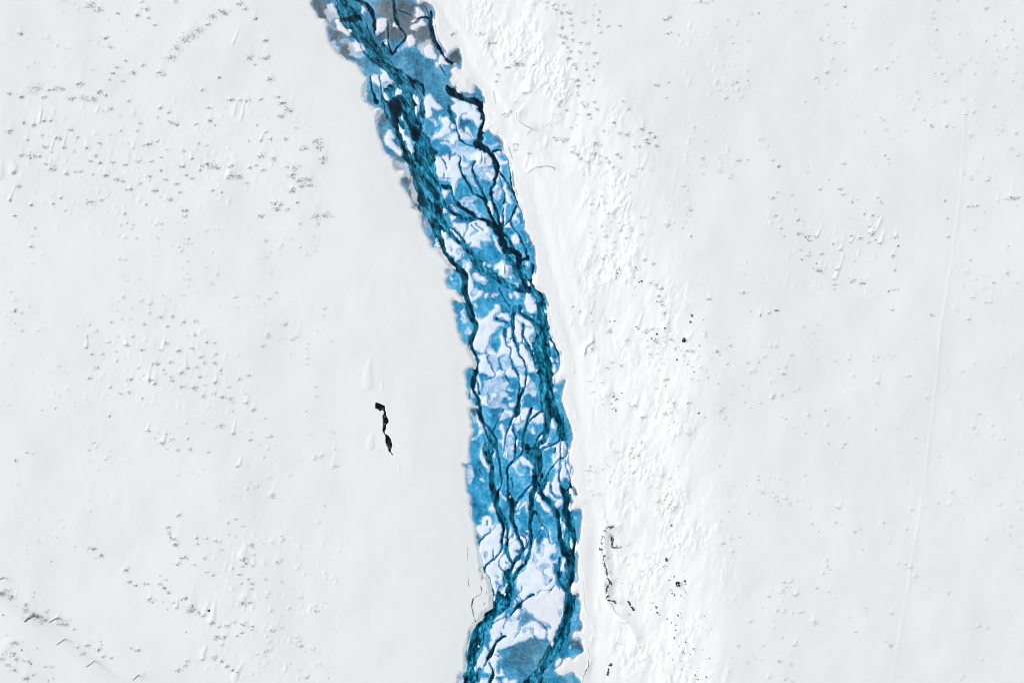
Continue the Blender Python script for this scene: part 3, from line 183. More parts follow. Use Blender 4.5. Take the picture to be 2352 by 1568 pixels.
MARKS = {'L': '640,40,30 700,75,25 1005,15,10 1040,65,20 970,110,18 1045,130,12 1095,180,12 825,98,12 1240,15,12 1570,80,25 1590,100,20 1500,125,25 1470,178,15 1400,215,40 1340,260,40 1310,285,30 1250,345,30 1210,410,30 1135,520,28 800,520,15 890,435,12 1010,465,14 940,515,20 868,573,12 830,480,10 770,567,10 750,270,18 780,335,14 1700,30,20 1735,65,15 1800,130,18 1870,290,18 1760,410,22 1880,410,25 1915,560,22 1800,460,10 140,240,18 250,625,40 65,665,15 150,683,20 310,690,15 560,600,28 500,700,22 590,695,30 660,705,25 710,650,20 745,678,14 910,717,12 430,630,25 370,640,20 165,870,14 235,885,16 310,855,14 355,855,12 65,930,22 500,920,14 420,980,20 545,970,12 300,960,10 190,990,12 320,1040,18 450,1045,14 365,1075,8 525,1075,8 230,1105,30 150,1100,15 275,1108,10 325,1160,14 370,1195,22 100,1220,16 530,1215,10 465,1235,15 570,1215,12 640,1140,15 700,1155,16 675,1100,14 610,1050,15 700,1015,14 745,1240,20 655,1235,10 800,1150,14 890,1165,14 975,1145,14 1075,1145,12 1045,1025,22 905,1017,7 945,1052,8 850,925,9 965,930,10 780,955,8 1110,1000,10 1140,1112,10 1180,1060,10 1135,765,15 1115,830,9 1190,797,12 850,828,7 730,788,8 780,770,14 1215,870,20 1250,885,14 990,870,12 1045,1250,16 1135,1208,14 1170,1268,12 985,1300,12 830,1270,20 870,1285,12 915,1340,18 1095,1345,20 1240,1305,14 1270,1360,12 1290,1070,12 1350,1125,12 1405,1020,10 1455,1030,9 1410,1205,10 1460,1165,25 1510,1180,30 1540,1190,15 1630,1175,20 1620,1250,25 1690,1250,22 1765,1185,12 1850,1105,20 1925,1125,18 1810,1170,12 1855,1205,14 1840,995,10 1755,995,8 1910,985,14 1890,935,12 1815,890,10 1840,705,14 1750,715,14 1700,710,12 1630,705,20 1475,765,15 1430,640,14 1545,550,14 1480,855,20 1520,885,10 1385,880,12 1350,1265,15 1310,1240,14 1285,1180,18 1500,1350,14 1565,1360,10 1740,1295,12 1310,1490,22 1310,1528,12 1035,1450,12 880,1515,12 430,1400,12 460,1490,8 70,1420,12 100,1530,14 130,1320,16 375,1440,10 225,1450,16 640,1430,22 720,1420,12 1205,1410,18 1130,1395,8 2235,1000,25 2260,1040,25 2150,1050,22 2000,730,25 2040,780,25 1960,690,15 2070,1180,30 2060,1240,25 2110,1280,25 2170,1270,25 2130,1310,20 2060,1345,25 2190,1310,20 2100,1435,14 1940,1440,22 1980,1450,15 1960,1480,22 2030,1480,15 1845,1530,20 2230,1530,30 2300,1520,25 2280,1120,20 2285,1150,15 2020,985,14 2085,905,10 1980,820,20',
 'M': '135,35,22 195,55,12 140,148,8 203,218,12 1025,137,14 1125,112,10 1208,107,10 820,165,10 710,172,8 890,222,12 795,270,10 790,373,14 845,430,16 943,433,14 1070,405,10 1075,492,10 895,560,18 828,652,18 1000,328,14 1160,352,22 1220,270,14 1085,268,10 1298,392,20 1375,55,12 1478,95,18 1580,90,18 1685,140,20 1805,128,18 1535,178,16 1320,160,14 1790,258,16 1735,290,8 1720,258,8 1535,335,18 1480,392,14 1760,380,18 1645,402,22 1895,325,14 1970,330,14 1985,432,14 1843,457,18 1872,513,16 1968,513,18 1570,505,20 1440,525,26 1495,578,12 1518,612,12 1315,630,10 1280,560,14 1200,660,22 1375,675,28 1420,710,18 1575,645,16 1580,678,16 1665,603,22 1722,560,18 1805,550,14 2025,580,14 2035,612,10 1838,640,16 1985,692,22 1885,712,12 2105,737,16 2200,662,16 2280,625,18 1675,730,20 1785,745,26 1865,818,18 1970,793,16 2040,822,22 2120,840,18 2140,873,12 2260,797,10 2255,880,20 2330,940,20 2138,955,10 1180,785,18 1112,797,14 1012,735,12 1300,832,12 1005,1000,14 505,925,10 390,942,10 1358,1137,18 1425,1205,10 1485,1248,24 1525,1165,10 1580,1212,14 1632,1310,16 1728,1207,14 1745,1303,18 1540,1300,8 2140,1163,18 2040,1085,20 2180,1460,16 2310,1150,8 2295,1215,16 1915,1330,12 860,1245,14 248,1332,12 302,1350,8 145,1410,18',
 'N': '1640,30,20 1540,140,20 1555,190,18 1590,250,28 1620,300,28 1800,240,16 1808,290,14 1895,245,14 1980,265,14 2020,272,12 2040,345,12 1880,425,16 1900,550,14 1945,578,16 2095,95,12 2165,65,12 2233,130,12 2110,208,8 2165,222,8 2230,435,28 2260,470,20 2310,300,24 2330,390,14 2320,495,14 2235,500,12 2205,575,18 2290,612,16 2320,655,18 2215,655,12 2312,702,14 1690,415,26 1630,480,20 1785,480,14 1525,620,12 1465,580,10 2240,830,34 2300,830,18 1505,700,25 1540,740,18 1470,662,18 1350,660,20 1250,670,18 1190,640,20 1620,880,14 1590,830,14 1700,790,25 1750,870,35 1780,900,20 1740,910,25 1820,930,18 1865,950,18 1940,1020,24 2010,1050,14 2090,1043,20 2240,1030,22 2310,1050,18 2220,1105,16 2150,1010,14 2180,1130,14 2320,1080,14 2050,1150,25 1990,1140,20 2040,1215,16 1965,1165,14 1970,1330,20 1970,1350,12 2035,1370,20 2090,1415,22 2140,1450,20 2175,1465,12 1700,1410,18 1640,1450,22 1720,1370,18 1855,1355,14 1160,530,24 930,400,25 850,340,30 1380,800,25 1400,825,14 1270,1270,22 1215,1250,14 905,1260,22 950,1325,16 715,1240,14 1025,1335,14 800,1225,20 760,1300,20 570,1020,45 530,980,18 610,1030,20 350,960,30 400,1000,30 300,940,25 240,900,25 230,850,20 430,910,18 140,1200,30 110,1310,30 150,1350,20 20,1340,20 75,1400,20 130,1450,25 240,1520,30 310,1490,18 490,1415,14 430,1415,14 250,1370,20 680,1075,12 40,740,50 100,780,30 10,745,30',
 'O': '1035,20,14 1080,50,14 1110,90,20 1160,120,20 1225,120,24 1240,180,16 1250,240,14 1160,260,20 1260,300,12 1150,330,20 1190,350,25 1270,370,18 1180,400,22 1215,435,20 1240,480,20 1240,545,25 1280,600,22 1295,635,14 1500,185,14 1497,236,12 1580,247,10 1600,243,10 1700,238,14 1365,210,14 1180,50,10 1465,50,8 1445,138,8 1510,110,12 1520,300,14 1410,400,20 1340,400,16 1465,490,20 1330,480,18 1390,645,14 1460,618,14 1490,585,18 1390,585,10 1410,705,12 1450,740,16 1403,778,10 1300,745,25 1310,790,22 1260,730,14 1305,855,10 1320,880,12 1350,940,16 1380,970,25 1465,940,18 1490,1005,18 1410,1060,22 1425,1090,14 1150,940,18 1130,980,18 1205,1015,16 1315,1052,10 1290,1155,8 1250,1175,12 1545,1210,16 1640,1130,20 1700,1225,20 1770,1240,24 1900,1190,22 1970,1225,20 2015,1260,20 1940,1290,20 1960,1320,20 2030,1340,18 1880,1350,14 1830,1350,14 1480,1320,25 1510,1340,18 1680,1420,22 1700,1450,14 1570,1450,16 1610,1490,22 1640,1540,20 1460,1420,25 1510,1435,14 1500,1500,22 1260,1400,22 1310,1420,20 1340,1460,20 1400,1490,20 1120,1280,22 1180,1300,22 1210,1280,16 1270,1350,16 1090,1260,16 740,590,30 800,600,25 660,620,25 700,500,14 580,690,18 560,750,14 175,315,20 150,320,14 500,400,18 550,395,18 420,320,25 2130,310,14 2165,300,8 2235,322,10 2115,180,22 2150,155,18 2040,785,22 2140,760,12 2130,900,10 1730,935,12 1770,1005,12 650,1060,25 690,1030,20 750,1330,20 860,1410,14 740,1380,14 830,860,22 740,940,12 780,130,10 900,600,14',
 'Q': '985,40,20 1060,75,16 910,120,18 1050,250,20 1090,270,20 1130,300,22 1105,370,20 1130,420,18 1140,450,14 1160,530,18 1000,690,25 1060,670,16 1215,770,18 1090,780,20 1010,840,12 1270,850,20 1380,870,20 1100,905,14 1030,900,14 690,1280,25 720,1310,25 700,1400,18 880,1380,25 320,470,14 380,510,14 490,520,12 500,600,12 660,690,25 820,780,18 680,980,18 650,1030,16 770,1000,18 490,1150,8 460,1148,8 510,1250,14 590,1160,14 1190,1135,20 1100,1220,14 1180,1450,22 1380,1350,18 1250,1350,14 980,1480,20 1430,880,18 1340,920,14 1580,395,18 1890,340,20 1905,170,8 1920,60,8 1960,510,8 2040,550,16 2125,525,14 2190,500,18 2160,1300,18 2050,1350,10 2280,1495,12 2210,1040,8 1640,875,20 1770,820,14 1740,990,10',
 'U': '100,120,16 45,68,12 88,357,10 40,412,20 220,385,12 367,180,7 367,123,7 560,240,8 697,95,16 650,330,18 480,330,14 700,380,14 1075,20,12 1100,55,10 1105,98,8 992,118,6 1015,405,12 1035,450,14 822,430,8 765,445,16 1100,277,6 880,560,12 960,567,14 1013,580,7 750,594,8 270,612,20 255,515,10 68,575,16 118,688,12 935,670,14 290,740,22 350,765,22 375,800,18 440,765,16 765,758,16 850,780,18 950,735,26 985,795,14 1025,825,16 1175,770,18 1195,850,12 925,818,14 755,815,10 600,830,14 665,882,14 300,888,12 370,910,12 370,940,14 490,920,18 310,970,16 440,1010,12 470,1075,30 635,1065,16 600,1148,14 615,1200,16 740,1140,10 765,1175,18 795,1165,14 870,1190,25 800,987,10 1150,940,20 1160,1075,14 1105,1262,14 1190,1247,10 1150,1250,12 1140,1440,14 1510,1485,18 1620,435,14 1650,595,12 1660,770,14 1920,480,16 1850,490,18 1970,45,10 2015,250,14 1870,240,10 2210,850,10 2075,1190,14 1860,980,12 2195,1100,16 1995,1370,12 1835,1525,14 2230,410,30 2280,410,25 2305,20,12 610,1245,10 150,765,12 75,1440,18'}
# long drifts: x0,y0 (blunt head) x1,y1 (tail tip) half width height
DRIFTS = [('N', '2225,440 2250,240 38 .35'), ('N', '1940,1020 2000,740 30 .3'), ('N', '1855,1350 1895,1180 24 .3'), ('N', '1860,950 1940,760 20 .22'), ('N', '2140,1550 2260,1330 30 .3'), ('N', '30,1290 110,1080 50 .35'), ('N', '1615,880 1650,740 18 .2'), ('N', '2240,820 2260,640 40 .25'), ('N', '520,980 590,840 10 .15'), ('N', '130,790 180,660 12 .15'),
 ('M', '1400,700 1440,520 22 .25'), ('M', '1350,670 1420,440 14 .2'), ('M', '1490,390 1530,200 14 .25'), ('M', '1700,560 1720,420 14 .25'), ('M', '2140,1160 2180,980 14 .2'), ('M', '2190,1460 2240,1340 12 .2'), ('M', '1490,1250 1540,1080 16 .2'), ('M', '1350,1130 1400,1020 12 .2'), ('M', '790,360 800,200 12 .18'), ('M', '1160,350 1150,230 16 .18'), ('M', '1980,680 2000,560 14 .18'),
 ('L', '1620,1270 1680,1040 36 .3'), ('L', '280,870 300,700 10 .3'), ('L', '360,1060 400,910 8 .2'), ('L', '445,1040 480,890 8 .2'), ('L', '345,1200 370,1060 9 .2'), ('L', '90,1230 80,1100 28 .25'), ('L', '1645,820 1700,640 12 .2'), ('L', '1840,1000 1880,900 8 .25'), ('L', '60,1420 130,1280 10 .2'), ('L', '1700,860 1740,640 10 .18'), ('L', '1640,320 1720,120 8 .2'), ('L', '1410,1210 1420,1100 8 .18'), ('L', '0,1270 20,1090 28 .3'), ('L', '1350,1120 1350,1030 8 .15'),
 ('K', '270,370 290,-120 62 .3'), ('K', '305,1110 320,850 50 .3'), ('K', '440,380 460,200 16 .12'), ('K', '650,1380 660,1260 12 .15'),
 ('U', '445,780 535,560 9 .22'), ('U', '760,820 850,640 8 .18'), ('U', '615,1160 720,860 16 .28'), ('U', '945,730 1040,570 14 .2'), ('U', '1035,835 1090,640 18 .22'), ('U', '665,885 700,800 14 .18'), ('U', '1170,760 1190,680 14 .18'), ('U', '510,1085 560,960 14 .12'),
 ('O', '850,840 930,600 30 .4'), ('O', '1080,820 1170,560 30 .3'), ('O', '940,660 1040,540 14 .2'), ('O', '1400,1490 1430,1300 14 .3'), ('O', '880,290 900,200 16 .2'), ('O', '320,280 290,60 18 .2'), ('O', '540,600 440,380 24 .2'), ('O', '1000,1500 1010,1250 40 .2'), ('O', '820,1540 860,1360 16 .25'),
 ('Q', '740,180 830,0 20 .35'), ('Q', '900,680 990,440 22 .35'), ('Q', '490,880 510,640 32 .45'), ('Q', '1340,790 1460,660 20 .3'), ('Q', '410,640 480,420 24 .25'), ('Q', '330,1090 320,950 12 .25'), ('Q', '620,1290 700,1140 40 .35'), ('Q', '1090,1350 1180,1050 16 .3'), ('Q', '880,1400 950,1200 22 .3'), ('Q', '300,640 330,520 10 .2'), ('Q', '1020,1010 1010,930 10 .2'), ('Q', '540,980 560,860 14 .25'), ('Q', '360,1500 330,1350 10 .25'), ('Q', '1070,1490 1100,1400 12 .25'),
 ('S', '345,160 350,60 16 .3'), ('S', '880,530 960,420 16 .25'), ('S', '985,760 1030,640 26 .3'), ('S', '660,1380 740,1320 20 .25'), ('S', '800,1240 860,1150 16 .25'), ('S', '500,540 560,460 16 .25'), ('S', '830,770 880,680 14 .2'), ('S', '1225,1520 1310,1450 12 .15'), ('S', '1440,860 1510,800 12 .12'), ('S', '300,950 290,700 18 .2')]
ROCKS = {'Q': '1415,545,18 1405,605,14 1345,770,26 1170,662,12 1098,717,12 1085,762,6 1160,745,6 1163,790,5 1150,845,5 1280,950,12 1385,962,5 1350,962,5 1425,1018,7 1438,1065,7 1487,822,9 1525,588,6 1215,518,5 932,240,9 955,232,12 952,265,4 890,200,6 895,285,6 870,360,5 903,358,4 1095,417,6 1080,427,4 1095,488,5 1175,460,4 1010,775,7 1045,755,7 665,600,8 710,597,8 775,1255,9 1175,1192,7 1195,1338,7 1480,1443,12 1540,1477,6 1255,1520,8 840,1352,7 1153,1066,4 600,1315,7 600,1365,6 720,1420,8 680,1355,8 900,105,7 735,160,9 755,130,8 905,650,10 925,665,8 480,830,6 500,852,8',
 'S': '980,722,34 1040,697,12 905,688,9 950,657,7 912,652,4 925,222,10 883,515,18 958,402,7 993,382,5 1030,485,4 680,610,5 803,608,3 1033,612,3 498,714,4 930,800,8 950,815,9 795,920,14 805,965,10 822,982,6 890,1020,9 923,1052,8 962,1072,7 980,990,10 1003,972,6 1015,1003,4 963,1115,8 1068,1108,5 950,1182,10 1048,1218,8 1160,1078,5 1192,1102,5 1205,995,6 992,1255,5 1025,1300,7 1037,1312,6 900,1315,5 935,1368,6 905,1368,3 1015,1380,6 1010,1452,6 1085,1437,5 1110,1275,7 1125,1270,5 1133,1292,5 1087,1322,5 1160,1275,4 1192,1278,4 1147,1470,4 1162,1440,5 1128,1498,8 1153,1535,8 1060,1537,4 1225,1515,9 1250,1355,7 1223,1362,3 918,772,6 935,778,4 1035,770,6 1045,790,6 1000,818,6 1010,825,5 1032,838,5 1057,803,5 1048,722,7 1110,823,3 745,880,6 760,882,5 775,882,4 748,940,6 818,1215,6 880,1205,4 655,1260,7 500,1448,4 760,1385,4 848,798,3 1007,78,4 1265,1107,4',
 'N': '367,288,7 475,448,6 520,230,4 480,232,4 97,802,6 155,860,5 315,738,7 310,780,6 1540,888,7 1500,822,6 1668,807,7 1915,902,15 937,1216,7 926,1187,7 28,940,9 60,1127,5 345,1250,7 200,1262,9 22,1303,7 285,1390,9 212,1357,7 487,1522,6 443,1545,8 1323,1475,5 1710,1100,6 2143,517,6 210,973,7', 'U': '100,122,9 1195,848,7'}
LEDGES = [('tall jagged dark rock ledge broken by snow on the right bank', 'S', '430,228 400,240 365,245 350,290 335,350 325,400 315,440', 9), ('short cluster of dark rock slabs just right of the tall ledge', 'S', '405,300 415,340 415,370 430,410 490,405', 10),
 ('long winding dark rock ledge bordering the smooth lower snow slope', 'S', '350,480 345,530 365,570 375,620 385,660 400,710 380,750 375,800 385,850 430,870 460,885', 7), ('thin low rock ledge trailing right off the long winding ledge', 'S', '500,885 560,870 575,905 605,950', 4),
 ('small upright dark rock ledge near the bottom edge', 'S', '400,1410 388,1450 376,1500', 6)]
CRACKS = [('long hairline crack running down the right bank beside the river', 'S', '170,690,1.5 180,800,2 185,900,2 215,990,2 240,1070,1.2'), ('widest black crack in the snow at the lower right bank', 'S', '230,1195,2 215,1270,2 222,1340,5 210,1430,8 190,1470,14 175,1510,4 163,1568,6 150,1640,5'),
 ('thin curved crack below the rock ledge on the right slope', 'S', '410,880,2 440,950,4 490,1000,1.5'), ('winding dark crack in lumpy snow right of the upper river bend', 'O', '765,1020,3 745,1050,6 765,1110,4 820,1150,4 890,1187,5 865,1215,4 845,1248,2'), ('short dark crack beside the right bank level with the hummock', 'O', '668,1345,3 685,1385,8 698,1430,5 715,1462,2'),
 ('tiny dark crack in snow above the upper right bank', 'O', '530,835,2 538,858,6 546,885,5 556,960,1.5'), ('arched crack over the snow hollow right of the river', 'O', '930,1530,2 965,1538,6 1000,1528,4 1060,1530,7 1095,1550,10 1100,1572,3'),
 ('branching grey crack in the lower left bank snow', 'F', '480,1240,6 430,1270,14 370,1300,10 335,1350,30 325,1440,16 340,1500,18 350,1568,14 365,1620,8 385,1680,22'), ('short black crack left of the lower river channel', 'F', '458,1120,8 470,1160,16 480,1220,8'), ('tiny upright crack between lower bank and channel', 'F', '547,1200,6 545,1240,9 542,1275,5'), ('tiny slanted crack just above the lower left bay', 'F', '525,1380,6 518,1400,14 508,1432,6'),
 ('faint straight crack in snow left of the lower river', 'F', '250,530,5 265,600,5 262,680,6 257,725,3'), ('dark crooked crack along the left snow edge', 'F', '268,1000,4 270,1080,12 290,1150,5')]
# =============================== numeric helpers ===============================
def parse(o, s, k=2):
    ox, oy, sc = ORG[o]
    a = np.array([[float(v) for v in t.split(',')] for t in s.split()])
    a[:, 0] = a[:, 0] / sc + ox; a[:, 1] = a[:, 1] / sc + oy
    if a.shape[1] > 2: a[:, 2] /= sc
    return a
def catmull(a, n=3, closed=False):
    if len(a) < 3: return a
    p = np.vstack([a[-1], a, a[0], a[1]]) if closed else np.vstack([2 * a[0] - a[1], a, 2 * a[-1] - a[-2]])
    out = []
    m = len(a) if closed else len(a) - 1
    for i in range(m):
        p0, p1, p2, p3 = p[i], p[i + 1], p[i + 2], p[i + 3]
        for j in range(n):
            t = j / n
            out.append(0.5 * (2 * p1 + (p2 - p0) * t + (2 * p0 - 5 * p1 + 4 * p2 - p3) * t * t + (3 * p1 - p0 - 3 * p2 + p3) * t ** 3))
    if not closed: out.append(a[-1])
    return np.array(out)
def _h(ix, iy, s):
    n = (ix.astype(np.int64) * 374761393 + iy.astype(np.int64) * 668265263 + s * 1442695041) & 0x7fffffff
    n = ((n ^ (n >> 13)) * 1274126177) & 0x7fffffff
    n = ((n ^ (n >> 16)) * 668265263) & 0x7fffffff
    return ((n ^ (n >> 15)) & 0xffff) / 65535.0
def vnoise(x, y, s=0):
    ix = np.floor(x); iy = np.floor(y); fx = x - ix; fy = y - iy
    fx = fx * fx * fx * (fx * (fx * 6 - 15) + 10); fy = fy * fy * fy * (fy * (fy * 6 - 15) + 10)
    a = _h(ix, iy, s); b = _h(ix + 1, iy, s); c = _h(ix, iy + 1, s); d = _h(ix + 1, iy + 1, s)
    return ((a * (1 - fx) + b * fx) * (1 - fy) + (c * (1 - fx) + d * fx) * fy) * 2 - 1
def fbm(x, y, s=0, o=3, g=.5):
    r = 0; a = 1; t = 0
    for i in range(o):
        c, sn = math.cos(i * 1.1), math.sin(i * 1.1)
        r = r + a * vnoise((x * c - y * sn) * 2 ** i + i * 17.3, (x * sn + y * c) * 2 ** i + i * 9.1, s + i); t += a; a *= g
    return r / t
def sstep(a, b, x):
    t = np.clip((x - a) / (b - a), 0, 1); return t * t * (3 - 2 * t)
def warp(x, y, k=1.0):
    return (x + k * (3.2 * vnoise(x / 16, y / 16, 11) + 1.5 * vnoise(x / 6, y / 6, 12)+ .8 * vnoise(x / 2.6, y / 2.6, 15)),
            y + k * (3.2 * vnoise(x / 16, y / 16, 13) + 1.5 * vnoise(x / 6, y / 6, 14)+ .8 * vnoise(x / 2.6, y / 2.6, 16)))
def seg_dist(x, y, a, b, wa=0, wb=0):
    dx, dy = b[0] - a[0], b[1] - a[1]; L = dx * dx + dy * dy + 1e-9
    t = np.clip(((x - a[0]) * dx + (y - a[1]) * dy) / L, 0, 1)
    return np.hypot(x - a[0] - t * dx, y - a[1] - t * dy) - (wa + (wb - wa) * t) / 2
def poly_sdf(x, y, P, cap=60):
    """signed distance (negative inside) of arbitrary point arrays, local"""
    d = np.full(x.shape, float(cap)); ins = np.zeros(x.shape, bool)
    for i in range(len(P)):
        a, b = P[i], P[(i + 1) % len(P)]
        m = (x > min(a[0], b[0]) - cap) & (x < max(a[0], b[0]) + cap) & (y > min(a[1], b[1]) - cap) & (y < max(a[1], b[1]) + cap)
        if m.any(): d[m] = np.minimum(d[m], seg_dist(x[m], y[m], a, b))
        if a[1] != b[1]:
            c = ((a[1] > y) != (b[1] > y))
            if c.any():
                xx = (b[0] - a[0]) * (y[c] - a[1]) / (b[1] - a[1]) + a[0]
                ins[c] ^= x[c] < xx
    return np.where(ins, -d, d)
class Grid:
    def __init__(s, gx, gy):
        s.gx, s.gy = gx, gy; s.X, s.Y = np.meshgrid(gx, gy)
        s.WX, s.WY = warp(s.X, s.Y)
    def box(s, x0, y0, x1, y1, m):
        i0 = max(0, np.searchsorted(s.gx, x0 - m)); i1 = np.searchsorted(s.gx, x1 + m)
        j0 = max(0, np.searchsorted(s.gy, y0 - m)); j1 = np.searchsorted(s.gy, y1 + m)
        return slice(j0, j1), slice(i0, i1)
    def lines(s, L, cap, k=1.0):
        F = np.full(s.X.shape, float(cap))
        for ln in L:
            for a, b in zip(ln[:-1], ln[1:]):
                bx = s.box(min(a[0], b[0]), min(a[1], b[1]), max(a[0], b[0]), max(a[1], b[1]), cap + max(a[2], b[2]) / 2 + 6)
                X = s.X[bx] + (s.WX[bx] - s.X[bx]) * k; Y = s.Y[bx] + (s.WY[bx] - s.Y[bx]) * k
                if X.size: F[bx] = np.minimum(F[bx], seg_dist(X, Y, a, b, a[2], b[2]))
        return F
    def poly(s, P, cap, F=None, k=1.0):
        if F is None: F = np.full(s.X.shape, float(cap))
        bx = s.box(P[:, 0].min(), P[:, 1].min(), P[:, 0].max(), P[:, 1].max(), cap + 6)
        X = s.X[bx] + (s.WX[bx] - s.X[bx]) * k; Y = s.Y[bx] + (s.WY[bx] - s.Y[bx]) * k
        if X.size: F[bx] = np.minimum(F[bx], poly_sdf(X, Y, P, cap))
        return F
    def at(s, F, x, y):
        x = np.asarray(x, float); y = np.asarray(y, float)
        i = np.clip(np.searchsorted(s.gx, x) - 1, 0, len(s.gx) - 2); j = np.clip(np.searchsorted(s.gy, y) - 1, 0, len(s.gy) - 2)
        u = np.clip((x - s.gx[i]) / (s.gx[i + 1] - s.gx[i]), 0, 1); v = np.clip((y - s.gy[j]) / (s.gy[j + 1] - s.gy[j]), 0, 1)
        return (F[j, i] * (1 - u) + F[j, i + 1] * u) * (1 - v) + (F[j + 1, i] * (1 - u) + F[j + 1, i + 1] * u) * v
def wpos(px, py, z):
    k = U * (H - z) / H
    return (px - 2000) * k, (1333.5 - py) * k, z
def new_mesh(name, V, F, mat, smooth=True):
    me = bpy.data.meshes.new(name); V = np.asarray(V, np.float32); F = np.asarray(F, np.int32); n = F.shape[1]
    me.vertices.add(len(V)); me.vertices.foreach_set('co', V.ravel())
    me.loops.add(F.size); me.loops.foreach_set('vertex_index', F.ravel())
    me.polygons.add(len(F)); me.polygons.foreach_set('loop_start', np.arange(0, F.size, n, dtype=np.int32))
    me.polygons.foreach_set('use_smooth', np.full(len(F), smooth))
    me.update(calc_edges=True)
    if mat: me.materials.append(mat)
    return me
def link(name, me, parent=None):
    o = bpy.data.objects.new(name, me); COL.objects.link(o)
    if parent: o.parent = parent
    return o
def tag(o, label=None, cat=None, group=None, kind=None):
    if label: o['label'] = label
    if cat: o['category'] = cat
    if group: o['group'] = group
    if kind: o['kind'] = kind
    return o
def grid_mesh(name, X, Y, Z, keep, mat, attrs=None, origin=(0, 0, 0)):
    ny, nx = X.shape
    fm = keep[:-1, :-1] | keep[1:, :-1] | keep[:-1, 1:] | keep[1:, 1:]
    idx = np.arange(ny * nx).reshape(ny, nx)
    F = np.stack([idx[1:, :-1][fm], idx[1:, 1:][fm], idx[:-1, 1:][fm], idx[:-1, :-1][fm]], 1)
    used = np.zeros(ny * nx, bool); used[F.ravel()] = True
    mp = np.cumsum(used) - 1; F = mp[F]
    x, y, z = wpos(X, Y, Z)
    V = np.stack([x.ravel()[used] - origin[0], y.ravel()[used] - origin[1], z.ravel()[used] - origin[2]], 1)
    me = new_mesh(name, V, F, mat)
    for k, a in (attrs or {}).items():
        at = me.attributes.new(k, 'FLOAT', 'POINT'); at.data.foreach_set('value', a.ravel()[used].astype(np.float32))
    return me
# =============================== materials ===============================
class NT:
    def __init__(s, name):
        s.m = bpy.data.materials.new(name); s.m.use_nodes = True; s.t = s.m.node_tree; s.t.nodes.clear()
        s.b = s.n('ShaderNodeBsdfPrincipled'); s.o = s.n('ShaderNodeOutputMaterial'); s.l(s.b.outputs[0], s.o.inputs[0])
    def n(s, t, **k):
        x = s.t.nodes.new(t)
        for a, v in k.items(): setattr(x, a, v)
        return x
    def l(s, a, b): s.t.links.new(a, b)
    def inp(s, sock, v):
        if isinstance(v, (int, float)): sock.default_value = v
        elif isinstance(v, tuple): sock.default_value = v
        else: s.l(v, sock)
    def attr(s, name): return s.n('ShaderNodeAttribute', attribute_name=name).outputs['Fac']
    def math(s, op, a, b=0.0, c=None, clamp=False):
        x = s.n('ShaderNodeMath', operation=op, use_clamp=clamp); s.inp(x.inputs[0], a); s.inp(x.inputs[1], b)
        if c is not None: s.inp(x.inputs[2], c)
        return x.outputs[0]
    def noise(s, scale, vec=None, detail=4, rough=.55, dist=0.0, stretch=None):
        g = vec or s.n('ShaderNodeNewGeometry').outputs['Position']
        if stretch:
            mp = s.n('ShaderNodeMapping'); mp.inputs['Scale'].default_value = stretch[0]; mp.inputs['Rotation'].default_value = (0, 0, stretch[1]); s.l(g, mp.inputs[0]); g = mp.outputs[0]
        x = s.n('ShaderNodeTexNoise'); x.inputs['Scale'].default_value = scale; x.inputs['Detail'].default_value = detail
        x.inputs['Roughness'].default_value = rough; x.inputs['Distortion'].default_value = dist; s.l(g, x.inputs['Vector']); return x.outputs['Fac']
    def ramp(s, f, stops):
        r = s.n('ShaderNodeValToRGB'); e = r.color_ramp.elements
        while len(e) < len(stops): e.new(.5)
        for i, (p, c) in enumerate(stops): e[i].position = p; e[i].color = (*c, 1)
        s.inp(r.inputs[0], f); return r.outputs[0]
    def mix(s, f, a, b, mode='MIX'):
        x = s.n('ShaderNodeMix', data_type='RGBA', blend_type=mode); s.inp(x.inputs[0], f)
        s.inp(x.inputs[6], (*a, 1) if isinstance(a, tuple) else a); s.inp(x.inputs[7], (*b, 1) if isinstance(b, tuple) else b); return x.outputs[2]
    def rng(s, v, a, b, c=0.0, d=1.0):
        x = s.n('ShaderNodeMapRange'); x.interpolation_type = 'SMOOTHSTEP'; s.inp(x.inputs[0], v)
        for i, q in enumerate((a, b, c, d)): x.inputs[i + 1].default_value = q
        return x.outputs[0]
    def bump(s, h, strength, dist):
        x = s.n('ShaderNodeBump'); x.inputs['Strength'].default_value = strength; x.inputs['Distance'].default_value = dist
        s.l(h, x.inputs['Height']); s.l(x.outputs[0], s.b.inputs['Normal']); return x
    def fin(s, col, rough=.6, spec=.3):
        s.inp(s.b.inputs['Base Color'], (*col, 1) if isinstance(col, tuple) else col); s.inp(s.b.inputs['Roughness'], rough); s.b.inputs['Specular IOR Level'].default_value = spec
        return s.m
def mat_snow():
    t = NT('snow'); thin = t.attr('thin'); rg = t.attr('rough')
    c = t.ramp(t.noise(.06, detail=3), [(.35, (.79, .848, .825)), (.65, (.815, .87, .845))])
    c = t.mix(t.math('MULTIPLY', t.rng(t.noise(2.2, detail=5), .45, .7), .06), c, (.62, .65, .68))
    g = t.math('MULTIPLY', thin, t.rng(t.noise(.55, detail=5, rough=.6), .36, .62), clamp=True)
    c = t.mix(t.math('MULTIPLY', g, .6), c, (.42, .46, .5))
    # grains of frozen grit where the ground pokes through
    gr = t.math('MULTIPLY', rg, t.rng(t.noise(5.5, detail=4, rough=.75), .5, .62), clamp=True)
    c = t.mix(t.math('MULTIPLY', gr, .6), c, (.33, .345, .36))
    h = t.noise(9, detail=4, rough=.7)
    t.bump(h, .25, .03)
    return t.fin(c, .8, .1)
